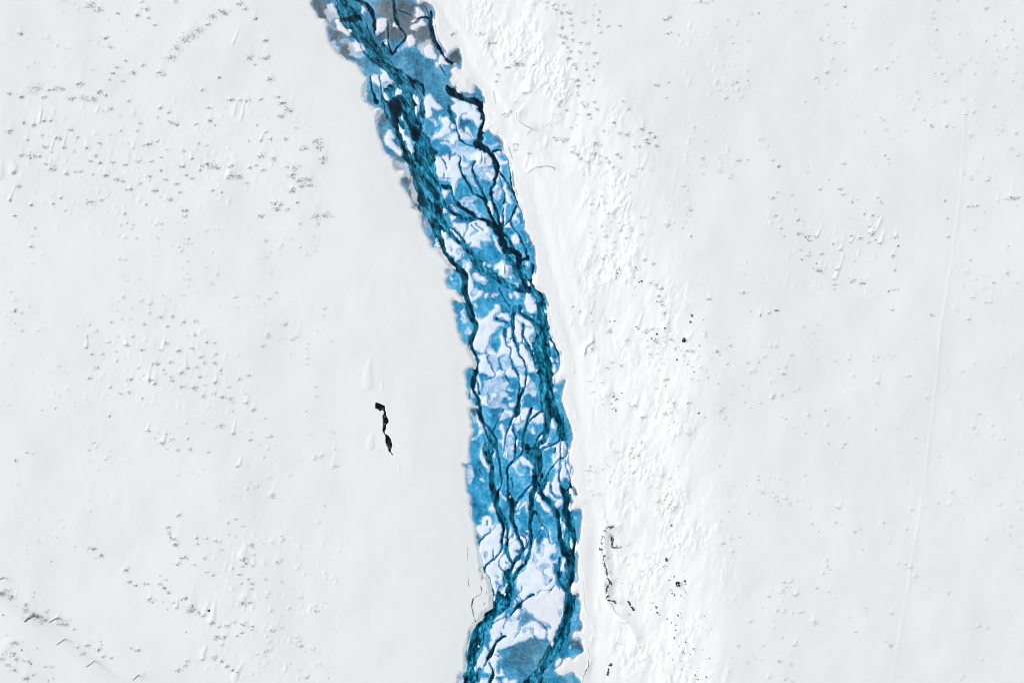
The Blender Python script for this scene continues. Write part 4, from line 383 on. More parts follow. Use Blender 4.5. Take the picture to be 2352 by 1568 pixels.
def mat_patch():
    t = NT('river_snow')
    c = t.ramp(t.noise(.5, detail=4), [(.35, (.71, .87, .955)), (.6, (.79, .915, .97)), (.75, (.83, .93, .97))])
    c = t.mix(t.math('MULTIPLY', t.rng(t.noise(.7, detail=5, rough=.65, dist=.6), .54, .58), .55), c, (.55, .74, .93))
    c = t.mix(t.math('MULTIPLY', t.rng(t.noise(5, detail=3, rough=.8), .58, .68), .5), c, (.5, .70, .9))
    c = t.mix(t.rng(t.attr('rim'), 0, 1), c, (.42, .64, .88))
    fr = t.math('MULTIPLY', t.attr('neutral'), .8); c = t.mix(fr, c, (.80, .82, .835))
    t.bump(t.math('ADD', t.noise(6, detail=5, rough=.7), t.math('MULTIPLY', t.noise(1.0, detail=3), 1.2)), .25, .04)
    return t.fin(c, .7, .2)
def mat_ice():
    t = NT('river_ice')
    n1 = t.noise(.32, detail=5, rough=.58, dist=.6, stretch=((1, .65, 1), .1)); n2 = t.noise(1.5, detail=5, rough=.65, dist=.9)
    n3 = t.noise(4.5, detail=4, rough=.7, dist=.5)
    f = t.math('ADD', t.math('ADD', t.math('MULTIPLY', n1, .52), t.math('MULTIPLY', n2, .30)), t.math('MULTIPLY', n3, .18))
    f = t.math('MULTIPLY_ADD', f, 1.25, -.128); f = t.math('ADD', f, t.math('MULTIPLY', t.attr('lip'), .06))
    c = t.ramp(f, [(.37, (.003, .12, .25)), (.44, (.010, .225, .42)), (.50, (.022, .33, .575)), (.56, (.06, .43, .70)), (.62, (.19, .58, .84))])
    gcol = t.ramp(f, [(.36, (.045, .085, .105)), (.5, (.105, .155, .18)), (.62, (.19, .25, .275))])
    c = t.mix(t.math('MULTIPLY', t.attr('grey'), 1.0, clamp=True), c, gcol)
    # thin ice beside the channels
    c = t.mix(t.math('MULTIPLY', t.attr('edge'), t.rng(t.noise(1.2, detail=4, dist=.5), .3, .65, .25, .95), clamp=True), c, (.006, .115, .24))
    # hairline wet veins and tiny frost flecks
    vn = t.math('ABSOLUTE', t.math('SUBTRACT', t.noise(.75, detail=3, rough=.5, dist=1.2, stretch=((1.3, .45, 1), .12)), .5))
    vv = t.math('MULTIPLY', t.rng(vn, .012, .002), t.rng(t.noise(.4, detail=2), .5, .58)); c = t.mix(t.math('MULTIPLY', vv, .8), c, (.004, .10, .20))
    fk = t.math('MULTIPLY', t.rng(t.noise(3.2, detail=2, rough=.5, stretch=((1.4, .8, 1), .2)), .675, .70), t.rng(t.noise(.35, detail=2), .52, .6)); c = t.mix(fk, c, (.68, .82, .95))
    # frost film with a stippled margin
    gr = t.noise(5.5, detail=3, rough=.9); st = t.math('ADD', t.attr('film'), t.math('MULTIPLY', t.math('SUBTRACT', gr, .5), 2.2))
    st = t.math('ADD', st, t.math('MULTIPLY', t.math('SUBTRACT', t.noise(.9, detail=4), .5), 1.3))
    fm = t.math('MULTIPLY', t.rng(st, .38, .72), t.rng(t.noise(.8, detail=3), .2, .6, .55, .95))
    fb = t.mix(t.rng(t.noise(1.3, detail=5, rough=.7, dist=.8), .38, .62), (.30, .54, .80), (.68, .83, .96))
    fc = t.mix(t.math('MULTIPLY', t.attr('grey'), .9, clamp=True), fb, (.5, .55, .59))
    c = t.mix(fm, c, fc)
    rim = t.attr('shore'); c = t.mix(t.math('MULTIPLY', rim, t.rng(t.noise(.5, detail=3), .3, .6, .3, .85)), c, (.36, .45, .56))
    t.bump(t.math('ADD', n2, t.noise(5, detail=3)), .2, .05)
    return t.fin(c, .5, .25)
def mat_water():
    t = NT('stream_water'); geo = t.n('ShaderNodeNewGeometry').outputs['Position']
    fl = t.n('ShaderNodeAttribute', attribute_name='flow').outputs['Vector']
    a = t.noise(.8, vec=fl, detail=6, rough=.6, dist=.55); b = t.noise(2.4, vec=fl, detail=4, rough=.6, dist=.7)
    f = t.math('ADD', t.math('MULTIPLY', a, .6), t.math('MULTIPLY', b, .4)); f = t.math('MULTIPLY_ADD', f, 1.45, -.245)
    c = t.ramp(f, [(.35, (.0005, .010, .024)), (.42, (.001, .05, .09)), (.47, (.003, .13, .22)), (.52, (.008, .235, .37)), (.57, (.03, .34, .52)), (.64, (.10, .48, .71))])
    gg = t.ramp(f, [(.36, (.003, .008, .012)), (.5, (.02, .05, .062)), (.66, (.1, .16, .18))])
    c = t.mix(t.math('MULTIPLY', t.attr('grey'), .75, clamp=True), c, gg)
    dk = t.ramp(f, [(.38, (.0003, .003, .009)), (.5, (.001, .016, .03)), (.62, (.003, .075, .12))])
    dp = t.math('ADD', t.attr('deep'), t.math('MULTIPLY', t.math('SUBTRACT', b, .5), .9), clamp=True)
    c = t.mix(t.rng(dp, .2, 1.05), c, dk)
    t.bump(f, .25, .05)
    return t.fin(c, .3, .12)
def mat_simple(name, stops, scale, rough=.8, bs=.3, spec=.2, bd=.05):
    t = NT(name); n = t.noise(scale, detail=5); c = t.ramp(n, stops); t.bump(t.noise(scale * 2.3, detail=4), bs, bd); return t.fin(c, rough, spec)
M_SNOW, M_PATCH, M_ICE, M_WATER = mat_snow(), mat_patch(), mat_ice(), mat_water()
M_ROCK = mat_simple('rock', [(.35, (.008, .009, .01)), (.6, (.028, .029, .03)), (.75, (.09, .09, .09))], 4.0)
M_TWIG = mat_simple('dry_twig', [(.4, (.10, .10, .10)), (.7, (.26, .26, .265))], 3.0)
M_CRACK = mat_simple('wet_crack', [(.4, (.004, .005, .007)), (.7, (.03, .034, .04))], 5.0, .6)
M_BLACK = mat_simple('black_water', [(.4, (.0006, .0006, .0006)), (.7, (.006, .0055, .004))], 2.0, .15, .15, .15)
M_FOAM = mat_simple('foam', [(.4, (.7, .73, .78)), (.7, (.85, .86, .88))], 3.0)
M_WOOD = mat_simple('weathered_wood', [(.4, (.02, .02, .02)), (.7, (.06, .058, .055))], 6.0)
M_WIRE = mat_simple('galvanised_wire', [(.4, (.25, .25, .26)), (.7, (.36, .36, .37))], 6.0, .5)
# =============================== traced shapes ===============================
def joinl(L): return np.vstack([parse(o, s) for o, s in L])
LB, RB = joinl(LEFT), joinl(RIGHT)
LB = np.vstack([[[1010, -700], [1120, -300], [1190, -80]], LB, [[1740, 2720], [1650, 2900], [1500, 3400]]])
RB = np.vstack([[[1330, -700], [1480, -300], [1590, -80]], RB, [[2300, 2760], [2250, 2950], [2180, 3400]]])
OUT = catmull(np.vstack([LB, RB[::-1]]), 2, True)
DK = []
for o, L in DARK.items():
    for s in L:
        st, s = s.split('|'); a = catmull(parse(o, s), 3); a[:, 2] = np.maximum(a[:, 2], 1.6); DK.append((float(st), a))
TL = [catmull(parse(o, s), 3) for o, L in TEAL.items() for s in L]
TL += [np.array([[1358., 0, 84], [1300, -200, 90], [1180, -650, 90]]), np.array([[1840., 2660, 46], [1780, 2850, 60], [1700, 3300, 60]]), np.array([[2080., 2660, 26], [2040, 2850, 60], [2000, 3300, 60]])]
DK += [(1., np.array([[1393., -2, 18], [1360, -200, 24], [1280, -650, 24]])), (.9, np.array([[1531., -2, 8], [1500, -200, 12], [1400, -650, 12]]))]
def noncoarse(segs):
    out = [segs[0][0]]
    for a, b, st in segs:
        n = max(1, int(round((b - a) / st))); out += list(a + (b - a) * (np.arange(n) + 1) / n)
    return np.array(out)
# ---- river grid ----
G = Grid(noncoarse([(1000, 1180, 12), (1180, 2420, 2.0)]), noncoarse([(-650, -40, 14), (-40, 2700, 2.0), (2700, 3350, 14)]))
SD = G.poly(OUT, 70)
DT = G.lines(TL, 40, 1.2)
DD = np.full(G.X.shape, 40.); DEEP = np.zeros(G.X.shape)
for st in sorted({s for s, _ in DK}):
    f = G.lines([a for s, a in DK if s == st], 40, .8 if st < .95 else 1.25)
    if st < .85: f = f + .5 * vnoise(G.X / 7, G.Y / 9, 23)
    DD = np.minimum(DD, f); DEEP = np.maximum(DEEP, st * sstep(1.5, -2.5, f))
FLM = np.full(G.X.shape, 25.)
for o, L in FILM.items():
    for s in L: G.poly(catmull(parse(o, s), 3, True), 25, FLM, 1.6)
GREYF = np.zeros(G.X.shape)
for o, s in GREY.items():
    ox, oy, sc = ORG[o]
    for q in s.split():
        x, y, r, k = map(float, q.split(',')); x = x / sc + ox; y = y / sc + oy; r = r / sc
        bx = G.box(x, y, x, y, r * 2.2); e = ((G.WX[bx] - x) ** 2 + (G.WY[bx] - y) ** 2) / (r * .8) ** 2
        GREYF[bx] += k * np.exp(-e)
GREYF = np.clip(np.maximum(GREYF, .9 * sstep(60, -60, G.Y)), 0, 1)
GREYF = np.maximum(GREYF, .3 * sstep(650, 250, G.Y))
# patches
PATCH = []
for o, D in WHITE.items():
    for k, s in D.items():
        parts = s.split('|'); P = [catmull(parse(o, q), 3, True) for q in parts]; PATCH.append((k, P))
PW = np.full(G.X.shape, 25.)
for k, P in PATCH: G.poly(P[0], 25, PW, 1.0)
ZR = -.32
CH = np.minimum(DD, DT + 1.0)
ZI = ZR - .22 * sstep(1.6, -3.2, CH) + .03 * vnoise(G.X / 22, G.Y / 22, 5)
ZI = ZI + .1 * sstep(10, 0, PW) * (CH > 2)
ICEA = {'grey': GREYF, 'edge': np.maximum(.95 * np.exp(-np.maximum(DT, 0) / 6), .7 * np.exp(-np.maximum(DD, 0) / 2.2)),
        'film': np.maximum(.95 * sstep(9, -9, FLM), .85 * sstep(11, -1, PW)), 'shore': sstep(-9, 1, SD), 'lip': np.exp(-((CH - 5.5) / 3.5) ** 2)}
river_ice = tag(link('river_ice', grid_mesh('river_ice', G.X, G.Y, ZI, (SD < 16) & (CH > -4.5), M_ICE, ICEA)), 'blue river ice', kind='structure')
# water with flow coordinates: across / along the stream
cy = np.arange(-700, 3400, 40.)
def edge(P, y, fn): return np.interp(y, P[np.argsort(P[:, 1]), 1], P[np.argsort(P[:, 1]), 0])
cl = edge(LB, cy, 0); cr = edge(RB, cy, 0)
ker = np.ones(9) / 9; cm = np.convolve(np.pad((cl + cr) / 2, 4, mode='edge'), ker, 'valid'); XL = np.convolve(np.pad(cl, 2, mode='edge'), np.ones(5) / 5, 'valid'); XR = np.convolve(np.pad(cr, 2, mode='edge'), np.ones(5) / 5, 'valid')
WG = Grid(noncoarse([(1000, 1180, 12), (1180, 2420, 3.0)]), noncoarse([(-650, -40, 14), (-40, 2700, 3.0), (2700, 3350, 14)]))
ch2 = G.at(CH, WG.X, WG.Y); sd2 = G.at(SD, WG.X, WG.Y)
wm = grid_mesh('river_water', WG.X, WG.Y, np.full(WG.X.shape, ZR - .10), (ch2 < 8) & (sd2 < 14), M_WATER, {'deep': G.at(DEEP, WG.X, WG.Y), 'grey': G.at(GREYF, WG.X, WG.Y)})
co = np.empty(len(wm.vertices) * 3, np.float32); wm.vertices.foreach_get('co', co); co = co.reshape(-1, 3)
kk = U * (H - ZR + .10) / H; qx = co[:, 0] / kk + 2000; qy = 1333.5 - co[:, 1] / kk
at = wm.attributes.new('flow', 'FLOAT_VECTOR', 'POINT')
at.data.foreach_set('vector', np.stack([(qx - np.interp(qy, cy, cm)) / 20, qy / 46, 0 * qx], 1).astype(np.float32).ravel())
tag(link('river_water', wm), 'dark teal meltwater channels', kind='structure')
# =============================== snow terrain ===============================
S = Grid(noncoarse([(-30000, -4000, 2600), (-4000, -700, 110), (-700, -60, 16), (-60, 1450, 3.2), (1450, 1550, 1.4), (1550, 4060, 3.2), (4060, 4700, 16), (4700, 8000, 110), (8000, 34000, 2600)]),
         noncoarse([(-30000, -3300, 2670), (-3300, -650, 110), (-650, -50, 15), (-50, 1560, 3.2), (1560, 1800, 1.8), (1800, 2717, 3.2), (2717, 3350, 15), (3350, 6000, 110), (6000, 32700, 2670)]))
X, Y = S.X, S.Y
sr = X - np.interp(Y, cy, XR); sl = np.interp(Y, cy, XL) - X
CA, SA = math.cos(.25), math.sin(.25)
AC, AL = X * CA + Y * SA, -X * SA + Y * CA                                  # across / along the wind
Z = .34 * fbm(X / 420, Y / 420, 21, 3) + .045 * fbm(X / 120, Y / 150, 22, 3) + .010 * fbm(AC / 60, AL / 110, 31, 2) + .008 * fbm(X / 35, Y / 45, 33, 2)
Z += 2.6 * sstep(10, 600, sr) - .25 * sstep(700, 1500, sr)
lump = np.exp(-((sr - 320) / 215) ** 2) * sstep(50, 190, sr)
for d0, wd0, h0 in ((34, 13, .05), (88, 20, .08), (150, 22, .07)):
    Z += h0 * np.exp(-((sr - d0 - 14 * vnoise(Y / 140, Y * 0 + d0, 6)) / wd0) ** 2) * (.55 + .45 * vnoise(Y / 190, Y * 0 + d0, 7))
Z += .03 * np.exp(-((sr - 110) / 90.) ** 2) * fbm(X / 14, Y / 60, 46, 3)
pk = sstep(-.25, .45, fbm(X / 110, Y / 150, 43, 2))
Z += lump * (.18 * fbm(AC / 60, AL / 150, 41, 3, .5) + pk * (.20 * fbm(AC / 26, AL / 42, 45, 3, .6) + .17 * np.abs(fbm(AC / 15, AL / 24, 51, 3))))
Z += .014 * sstep(60, 400, sl) * fbm(AC / 34, AL / 90, 61, 2) * sstep(-.1, .5, vnoise(X / 210, Y / 170, 64))
Z -= .2 * np.exp(-((sr - 60) / 45.) ** 2)                                    # smooth trough along the bank
# the long low ridge line on the far right
rl = np.array([[3790, -700], [3772, 300], [3767, 391], [3765, 600], [3752, 728], [3742, 840], [3729, 923], [3718, 1025], [3701, 1131], [3685, 1229], [3676, 1267], [3655, 1500], [3622, 1790], [3588, 2040], [3536, 2350], [3500, 2550], [3486, 2667], [3400, 3400]], float)
rd = X - np.interp(Y, rl[:, 1], rl[:, 0]) + 2.5 * vnoise(Y / 60, Y * 0, 3)
Z += .022 * (1 + .6 * vnoise(Y / 45, Y * 0, 8)) * np.where(rd < 0, np.exp(-(rd / 5.) ** 2), np.exp(-(rd / 9.) ** 2)) * sstep(200, 500, Y) + .03 * sstep(60, -60, rd) 
# vehicle-like smooth wind furrows left of the river
for dx, hgt in ((-190, .008), (-130, .010), (-330, .006)):
    q = X - (np.interp(Y, cy, XL) + dx + 30 * np.sin(Y / 400)); Z += hgt * np.exp(-(q / 14) ** 2) * sstep(2600, 1500, Y)
def curve_step(o, s, h, wd, side=1):
    """a small scarp following a curve: raised on one side, fading away"""
    P = catmull(parse(o, s), 4)
    bx = S.box(P[:, 0].min(), P[:, 1].min(), P[:, 0].max(), P[:, 1].max(), wd * 4)
    d = np.full(X[bx].shape, 1e9); sg = np.zeros(X[bx].shape)
    for a, b in zip(P[:-1], P[1:]):
        e = seg_dist(X[bx], Y[bx], a, b); c = (b[0] - a[0]) * (Y[bx] - a[1]) - (b[1] - a[1]) * (X[bx] - a[0])
        m = e < d; d = np.where(m, e, d); sg = np.where(m, np.sign(c), sg)
    d = d * sg * side
    Z[bx] += h * sstep(-2.5, 2.5, d) * np.exp(-(d / wd) ** 2)
curve_step('S', '340,740 338,800 355,860 390,930 430,970 470,1000 520,1050 560,1090 600,1170', .35, 30, -1)
curve_step('S', '430,228 400,240 365,245 350,290 335,350 325,400 315,440', .3, 22, -1)
curve_step('S', '350,480 345,530 365,570 375,620 385,660 400,710 380,750 375,800 385,850 430,870 460,885', .25, 20, -1)
curve_step('O', '765,1020 745,1050 765,1110 820,1150 890,1187', .25, 22, -1)
curve_step('O', '880,1570 930,1540 1000,1530 1060,1530 1100,1560', .12, 20, -1)
curve_step('G', '2030,-100 2050,200 2060,400 2110,520 2170,700', .12, 10, -1)
curve_step('G', '2140,900 2100,1060 2120,1150 2090,1330 2020,1480 1990,1600', .25, 14, -1)
curve_step('U', '940,740 990,690 1030,600', .12, 8, 1)
curve_step('Q', '440,880 450,840 470,815 495,800', .3, 12, -1)
curve_step('Q', '720,180 722,140 745,115', .25, 9, -1)
def drift(x0, y0, x1, y1, hw, h):
    L = math.hypot(x1 - x0, y1 - y0); ux, uy = (x1 - x0) / L, (y1 - y0) / L
    bx = S.box(min(x0, x1), min(y0, y1), max(x0, x1), max(y0, y1), hw * 2.5)
    t = (X[bx] - x0) * ux + (Y[bx] - y0) * uy; v = np.abs(-(X[bx] - x0) * uy + (Y[bx] - y0) * ux + hw * .3 * vnoise(t / (L * .4) + x0, t * 0, 7))
    wd = hw * np.where(t < hw * 1.3, np.sqrt(np.clip(1 - ((hw * 1.3 - t) / (hw * 1.5)) ** 2, .0004, 1)), np.exp(-np.clip(t - hw * 1.3, 0, 1e4) / L * 1.5))
    wd = np.maximum(wd, .6)
    prof = np.exp(-(v / (wd * 1.0)) ** 2 * .9) * .6 + .4 * (1 - sstep(.6 * wd, wd * 1.3 + 1.5, v))
    along = sstep(-hw * .5, hw * .4, t) * (1 - sstep(L * .2, L, t))
    Z[bx] += h * prof * along - h * .1 * np.exp(-((t + hw * .75) / (hw * .4)) ** 2 - (v / hw) ** 2)
for o, s in DRIFTS:
    ox, oy, sc = ORG[o]; p = s.split()
    a = [float(v) for v in p[0].split(',')]; b = [float(v) for v in p[1].split(',')]
    drift(a[0] / sc + ox, a[1] / sc + oy, b[0] / sc + ox, b[1] / sc + oy, max(2.5, float(p[2]) / sc), float(p[3]) * .33)
rnd = random.Random(7)
MK = []
for o, s in MARKS.items():
    ox, oy, sc = ORG[o]
    for q in s.split():
        x, y, r = map(float, q.split(',')); MK.append((x / sc + ox, y / sc + oy, r / sc, 1.0))
# further scattered tufts in the parts of the field the notes above leave open
def scatter(n, x0, y0, x1, y1, ra, rb, k, thr=-.1):
    c = 0
    while c < n:
        x, y = rnd.uniform(x0, x1), rnd.uniform(y0, y1)
        if float(vnoise(np.array(x / 130.), np.array(y / 110.), 77)) < thr: continue
        if np.interp(y, cy, XL) - 60 < x < np.interp(y, cy, XR) + 50: continue
        MK.append((x, y, rnd.uniform(ra, rb) * rnd.choice((.6, .8, 1, 1.2)), k * rnd.uniform(.3, .9))); c += 1
scatter(80, 2700, 0, 3000, 700, 3, 7, .7); scatter(130, 3000, 0, 4000, 600, 3, 8, .7); scatter(120, 3050, 1267, 3560, 2667, 3, 8, .8)
scatter(90, 3560, 1267, 4000, 2667, 3, 8, .6); scatter(60, 3700, 0, 4000, 1267, 3, 8, .6); scatter(90, 2800, 1300, 3100, 2667, 3, 8, .8); scatter(80, 2500, 1280, 2850, 1500, 3, 6, .8, -.6)
scatter(60, 2250, 1667, 2700, 2000, 4, 9, .9); scatter(70, 2300, 650, 2700, 1050, 4, 9, .9); scatter(40, 2350, 2000, 2600, 2660, 4, 8, .8)
scatter(150, 0, 867, 1250, 1220, 3, 7, .8); scatter(110, 1000, 1200, 1330, 2667, 3, 9, .8); scatter(60, 0, 1220, 300, 2200, 3, 6, .5); scatter(60, 300, 1650, 1000, 2050, 3, 6, .6)
scatter(60, 1550, 1250, 1750, 2500, 1.5, 3, .35, -1); scatter(50, 0, 0, 500, 330, 3, 7, .5); scatter(40, 2050, 0, 2200, 500, 3, 7, .6)
ROUGH = .55 * lump * pk * sstep(.12, .4, fbm(X / 16, Y / 13, 95, 3)) * sstep(-.1, .3, vnoise(X / 60, Y / 80, 96))
for i, (x, y, r, k) in enumerate(MK):
    big = r * rnd.uniform(.8, 1.1)
    bx = S.box(x, y, x, y, big * 3); e = ((X[bx] - x) / (big * 1.25)) ** 2 + ((Y[bx] - y) / (big * .8)) ** 2
    ROUGH[bx] = np.maximum(ROUGH[bx], k * np.exp(-e))
    Z[bx] += .04 * min(1, r / 6) * np.exp(-((X[bx] - x) / big / 1.2) ** 2 - ((Y[bx] - y + big * .5) / big) ** 2)
    if r > 4.5 and rnd.random() < .5:
        L = r * rnd.uniform(4, 9); a = rnd.gauss(.22, .08)
        drift(x - r * .1, y - r * .3, x + L * math.sin(a), y - L * math.cos(a), r * rnd.uniform(.7, 1.3), .015 * min(1.5, r / 6) * rnd.uniform(.5, 1.3))
# soft dimples in rows across the wind: low lee mounds with a hollow in front
for (x0, y0, x1, y1, n) in ((330, 1230, 1000, 1560, 170), (100, 380, 900, 760, 170), (800, 2050, 1330, 2640, 190), (640, 300, 1200, 700, 80), (0, 480, 700, 900, 90), (3000, 800, 3500, 1120, 60), (2650, 80, 2900, 640, 70)):
    for q in range(n):
        rr = rnd.randint(0, 8); x = rnd.uniform(x0, x1); y = y0 + (y1 - y0) * (rr + .5) / 9 + (x - x0) * .22 * (1 if rr % 2 else .6) + rnd.gauss(0, 14)
        if y > y1 + 60: continue
        r = rnd.uniform(3.4, 7.5); L = r * rnd.uniform(1.5, 4); bx = S.box(x, y, x, y, r * 2 + L * 2)
        dx, dy = X[bx] - x - (y - Y[bx]) * .22, Y[bx] - y; up = np.where(dy < 0, L, r * .5)
        Z[bx] += rnd.uniform(.018, .05) * (np.exp(-(dx / r) ** 2 - (dy / up) ** 2) - .45 * np.exp(-(dx / r / 1.2) ** 2 - ((dy - r * .8) / (r * .5)) ** 2))
Z += ROUGH * .06 * vnoise(X / 3.4, Y / 3.0, 91) 
Z += .004 * fbm(X / 7, Y / 7, 93, 2) * (1 + 1.5 * lump)
SSD = S.poly(OUT, 70)
kl = np.where((sl > -100) & (sr < -50), sstep(0, 280, sl), 1.); Z = Z * kl - .14 * (1 - kl)
bank = sstep(0, 66, SSD); lip = sstep(0, 9, SSD)
near = SSD < 68
zb = ZR + .09 * lip + .02 * np.clip(SSD, 0, 9) / 9
Z = np.where(near, zb * (1 - bank) + Z * bank, Z)
Z = np.where(SSD < 0, ZR + .012 * np.maximum(SSD, -14), Z)
THIN = (.85 * sstep(8, 3, SSD + 2 * vnoise(X / 30, Y / 30, 44)) + .35 * np.exp(-((SSD - 13) / 2.2) ** 2)) * (.6 + .4 * (X < 1800))
hp = catmull(parse(*HOLE), 2, True)
hb = S.box(hp[:, 0].min(), hp[:, 1].min(), hp[:, 0].max(), hp[:, 1].max(), 24)
hx, hy = warp(X[hb], Y[hb], .35); hd = poly_sdf(hx, hy, hp, 30)
Z[hb] += .015 * np.exp(-((hd - 5) / 4.) ** 2) - .5 * sstep(1.2, -1.6, hd)
grid_keep = SSD > -10
tag(link('snow_field', grid_mesh('snow_field', X, Y, Z, grid_keep, M_SNOW, {'thin': THIN, 'rough': ROUGH})), 'wind-packed snow field', kind='structure')
def ground(px, py): return float(S.at(Z, px, py))
# =============================== snow patches on the river ===============================
def cen(P):
    x, y = P[:, 0], P[:, 1]; x2, y2 = np.roll(x, -1), np.roll(y, -1); c = x * y2 - x2 * y; A = c.sum() / 2
    return (float(((x + x2) * c).sum() / 6 / A), float(((y + y2) * c).sum() / 6 / A), abs(float(A)))
LAND = {'a2': ('rounded grey white snow block on ice between the two top channels', 'the rounded top block'),
 'a8': ('pale wedge of snow beside the broad slate ice near the top right', 'the pale top wedge'),
 'a10': ('long smooth snow slab on grey ice at the top left bank', 'the smooth top left slab'),
 'a12': ('teardrop snow patch pointing up above the first black pool', 'the upward teardrop patch'),
 'b6': ('curved snow patch hugging the upper left bank like a bent arm', 'the bent arm patch'),
 'b4': ('long wavy snow sliver between the black channel and teal stream', 'the long wavy sliver'),
 'r1': ('arch shaped snow patch inside the bend of the black right channel', 'the arch shaped patch'),
 'b1': ('hook shaped snow patch left of the arch shaped one', 'the hook shaped patch'),
 'b13': ('thick domed snow hummock at the fork of the black right channel', 'the domed hummock'),
 'b14': ('big toothed snow sheet with prongs and cracks right of the teal stream', 'the big toothed sheet'),
 'b22': ('tall narrow snow sliver against the right channel below the fork', 'the tall narrow sliver'),
 'c4': ('large round snow cap with two slits and a trailing tab', 'the round cap with slits'),
 'c7': ('ragged snow patch with a long upper spike left of the round cap', 'the spiked ragged patch'),
 'c9': ('long upright snow patch ending in a ring around blue ice', 'the long ringed patch'),
 'c20': ('pointed egg shaped snow hummock above the dark diagonal stream', 'the egg shaped hummock'),
 'c25': ('kite shaped snow patch by the right bank in mid river', 'the kite shaped patch'),
 'd1': ('broad bow shaped snow sheet beside the left channel', 'the broad bow shaped sheet'),
 'd2': ('forked snow sheet curling round the long blue pool', 'the forked sheet'),
 'd4': ('upright snow tongue between two narrow central cracks', 'the upright central tongue'),
 'd8': ('longest upright snow tongue left of the widest teal stream', 'the longest upright tongue'),
 'd11': ('slanted oblong snow slab below the broad bow shaped sheet', 'the slanted oblong slab'),
 'd17': ('small bright snow disc in the middle of a frosted ice ring', 'the small bright disc'),
 'd16': ('blocky snow patch at the lower left of the frosted ring', 'the blocky ring patch'),
 'e5': ('triangular snow patch with a flat base above oval blue ice', 'the flat based triangle'),
 'e12': ('ragged snow patch with a slot near the right bank', 'the slotted right patch'),
 'e16': ('long torn snow patch between two hairline channels by the right bank', 'the long torn patch'),
 'e19': ('large fin shaped snow patch in the lower right reach', 'the large fin'),
 'e26': ('curved snow crest on top of the broad oval ice pan', 'the curved crest'),
 'e31': ('jagged upright snow strip in the centre left below the frosted ring', 'the jagged upright strip'),
 'e38': ('slender snow leaf lying on the wide blue left shelf', 'the slender leaf'),
 'f1': ('snow patch at the left bank with a black crack down its middle', 'the cracked left bank patch'),
 'f1b': ('large oval snow sheet with a grey melt hole near the left bank', 'the oval sheet with a melt hole'),
 'f2': ('big rounded snow sheet with one small round hole', 'the sheet with one round hole'),
 'f8': ('C shaped snow patch around a small blue bay', 'the C shaped patch'),
 'f14': ('largest lobed snow sheet in the lower river with bluish hollows', 'the largest lobed sheet'),
 'fb': ('broad smooth snow sheet narrowing down beside the right stream', 'the broad smooth sheet'),
 'g3': ('wide ragged snow sheet arching over the round slate blue pool', 'the wide ragged arch'),
 'g4': ('upright blob of snow with one dark speck in the bottom left stream', 'the speckled bottom blob'),
 'g7': ('torn snow strip left of the round slate blue pool', 'the torn bottom strip'),
 'g9': ('small oval snow patch at the right bank near the bottom', 'the small bottom right oval')}
CEN = {k: cen(P[0]) for k, P in PATCH}
def dirword(dx, dy):
    a = math.degrees(math.atan2(-dy, dx)) % 360
    return ['right of', 'above right of', 'above', 'above left of', 'left of', 'below left of', 'below', 'below right of'][int((a + 22.5) // 45) % 8]
def describe(items, lands, ref, noun, sizes):
    """items: key -> (x, y, area, elong); give every non-landmark a label placing it next to the nearest landmark"""
    out = {}; groups = {}
    for k, (x, y, A, el) in items.items():
        if k in lands: continue
        j = min(lands, key=lambda q: math.hypot(items[q][0] - x, items[q][1] - y)); d = math.hypot(items[j][0] - x, items[j][1] - y)
        sz = [s for lim, s in sizes if A < lim][0]; shp = 'slender ' if el > 2.4 else ('' if el > 1.5 else 'compact ')
        key = (sz + ' ' + shp, dirword(x - items[j][0], y - items[j][1]), ref[j]); groups.setdefault(key, []).append((d, k))
    rk = ['nearest', 'second nearest', 'third nearest', 'fourth nearest', 'fifth nearest', 'sixth nearest', 'seventh nearest', 'eighth nearest', 'ninth nearest', 'tenth nearest', 'eleventh nearest', 'twelfth nearest']
    for (a, b, c), L in groups.items():
        L.sort()
        for i, (d, k) in enumerate(L):
            out[k] = (a + noun + ' ' + b + ' ' + c) if len(L) == 1 else (rk[i] + ' ' + a + noun + ' ' + b + ' ' + c)
    return out
items = {}
for k, P in PATCH:
    q = P[0] - P[0].mean(0); ev = np.linalg.eigvalsh(q.T @ q); items[k] = (*CEN[k], math.sqrt(ev[1] / max(ev[0], 1e-6)))
LAB = describe(items, {k for k in LAND}, {k: v[1] for k, v in LAND.items()}, 'snow patch', [(60, 'tiny'), (220, 'small'), (900, 'medium'), (1e9, 'large')])
